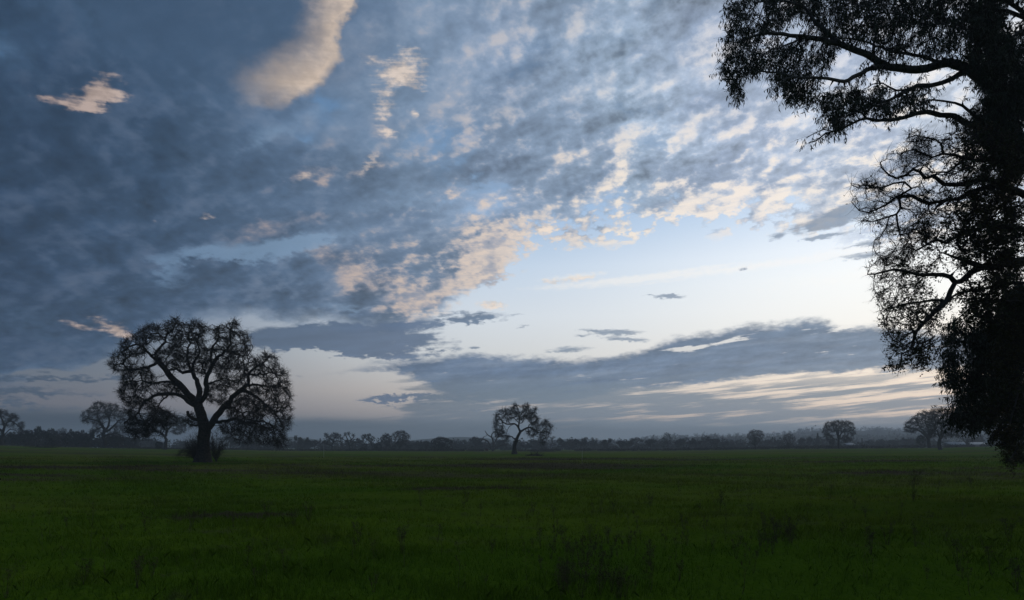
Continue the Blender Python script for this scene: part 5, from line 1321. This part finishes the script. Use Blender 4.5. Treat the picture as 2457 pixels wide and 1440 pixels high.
# ------------------------------------------------------------------ built things far off
def boxes(parts):
    V = []; F = []; o = 0
    for (x0, x1, y0, y1, z0, z1) in parts:
        v = np.array([(x, y, z) for x in (x0, x1) for y in (y0, y1) for z in (z0, z1)], float)
        f = np.array([(0, 1, 3, 2), (4, 6, 7, 5), (0, 4, 5, 1), (2, 3, 7, 6), (0, 2, 6, 4), (1, 5, 7, 3)]) + o
        V.append(v); F.append(f); o += 8
    return np.concatenate(V), np.concatenate(F)
def bevel(o, w):
    b = o.modifiers.new('bevel', 'BEVEL'); b.width = w; b.segments = 2
M_rust = material('rusty_metal', (.10, .045, .030), .8, 2.0, (.05, .03, .025))
M_pale = material('weathered_white_metal', (.42, .43, .44), .7, .5, (.30, .31, .32))
M_wall = material('grey_board', (.16, .16, .16), .9, 1.0, (.11, .11, .11))
M_wood = material('dark_timber', (.05, .042, .035), .9, 2.0, (.08, .07, .06))
M_dark = material('dark_opening', (.01, .01, .012), .6)
def wp(px, Y): return np.array(on_ground(px, Y))
# rusty upright box on legs by the dead tree
p = wp(1168, 302); r = empty('rusty_box', tuple(p), 'small rusty upright box at the field edge left of the dead grey tree trunk', 'box')
o = mesh_obj('body', *boxes([(-.72, .72, -.5, .5, .25, 1.05)]), M_rust, r); bevel(o, .06)
for sx in (-.6, .6):
    for sy in (-.4, .4): mesh_obj('leg', *boxes([(sx - .07, sx + .07, sy - .07, sy + .07, -.1, .25)]), M_wood, r)
o = mesh_obj('lid', *boxes([(-.78, .78, -.56, .56, 1.05, 1.13)]), M_rust, r); bevel(o, .03)
# tall post
Yp = 330; p = wp(2068.5, Yp); Hp = 4.9
r = empty('utility_pole', tuple(p), 'dark tall post standing alone behind the brush right of the broad domed oak', 'pole')
sk = Skel(1); sk.limb([(0, 0, -.2), (0, 0, Hp / 2), (0, 0, Hp)], .22, .19, 0, .8); P_, pa_, _, r_ = sk.radii(.1); V, F = tube_mesh(P_, pa_, r_, pa_ >= 0, 10); mesh_obj('post', V, F, M_wood, r, True)
mesh_obj('cap', *boxes([(-.24, .24, -.24, .24, Hp, Hp + .14)]), M_wood, r)
# thin pale field markers
for px, py, h, lab in ((1397, 1112, 1.35, 'thin pale marker stake in the field right of the lone leaning oak'), (777, 1099, 2.3, 'thin pale marker stake in the field below the flat-crowned bare oak')):
    Y = foot(px, py) if py > 1085 else 306; p = wp(px, Y); w = .012 * Y / 80
    r = empty('marker_stake', tuple(p), lab, 'stake'); mesh_obj('shaft', *boxes([(-w, w, -w, w, -.1, h)]), M_pale, r); mesh_obj('tip', *boxes([(-w * 1.3, w * 1.3, -w * 1.3, w * 1.3, h, h + .08)]), M_pale, r)
# gabled farm buildings
def building(px, Y, L, D_, hw, hr, label, name='farm_building', doors=2, rz=0.0):
    p = wp(px, Y); r = empty(name, tuple(p), label, 'building'); r.rotation_euler = (0, 0, rz)
    mesh_obj('wall', *boxes([(-L / 2, L / 2, -D_ / 2, D_ / 2, -.3, hw)]), M_wall, r)
    e = .4; zt = hw + hr
    V = np.array([(-L / 2 - e, -D_ / 2 - e, hw - .1), (L / 2 + e, -D_ / 2 - e, hw - .1), (L / 2 + e, 0, zt), (-L / 2 - e, 0, zt), (-L / 2 - e, D_ / 2 + e, hw - .1), (L / 2 + e, D_ / 2 + e, hw - .1)], float)
    V = np.concatenate([V, V + [0, 0, .15]])
    F4 = np.array([(6, 7, 8, 9), (9, 8, 11, 10), (0, 3, 2, 1), (3, 4, 5, 2), (0, 1, 7, 6), (4, 10, 11, 5), (0, 6, 9, 3), (3, 9, 10, 4), (1, 2, 8, 7), (2, 5, 11, 8)])
    mesh_obj('roof', V, F4, M_pale, r)
    g = np.array([(-L / 2 + .01, -D_ / 2, hw), (-L / 2 + .01, D_ / 2, hw), (-L / 2 + .01, 0, zt - .12), (L / 2 - .01, -D_ / 2, hw), (L / 2 - .01, D_ / 2, hw), (L / 2 - .01, 0, zt - .12)])
    mesh_obj('gable', g, np.array([(0, 1, 2), (3, 5, 4)]), M_wall, r)
    for k in range(doors):
        x = -L / 2 + L * (k + .5) / doors; mesh_obj('door', *boxes([(x - L * .06, x + L * .06, -D_ / 2 - .04, -D_ / 2 - .003, 0, hw * .75)]), M_dark, r)
building(2312, 352, 19, 8, 1.5, 1.1, 'long low building with pale roof behind the pale fan-shaped tree', 'farm_building', 4)
building(2036, 345, 4.4, 3.2, 1.9, .7, 'small pale shed just right of the broad domed oak', 'shed', 1, .2)
building(279, 330, 5.0, 4, 1.7, .8, 'small pale-roofed shed glimpsed between trees left of the huge spreading oak', 'shed', 1)

# ------------------------------------------------------------------ evening haze
hz = mesh_obj('haze', *boxes([(-2750, 2750, -2750, 2750, -4, 74)]), None)
tag(hz, 'pale evening haze lying over the whole field', 'haze', None, 'stuff')
m = bpy.data.materials.new('haze_air'); m.use_nodes = True; nt = m.node_tree; nt.nodes.clear()
pv = nt.nodes.new('ShaderNodeVolumePrincipled'); pv.inputs['Color'].default_value = (.80, .88, .96, 1); pv.inputs['Density'].default_value = .00050; pv.inputs['Anisotropy'].default_value = .25
ou = nt.nodes.new('ShaderNodeOutputMaterial'); nt.links.new(pv.outputs[0], ou.inputs['Volume']); hz.data.materials.append(m)
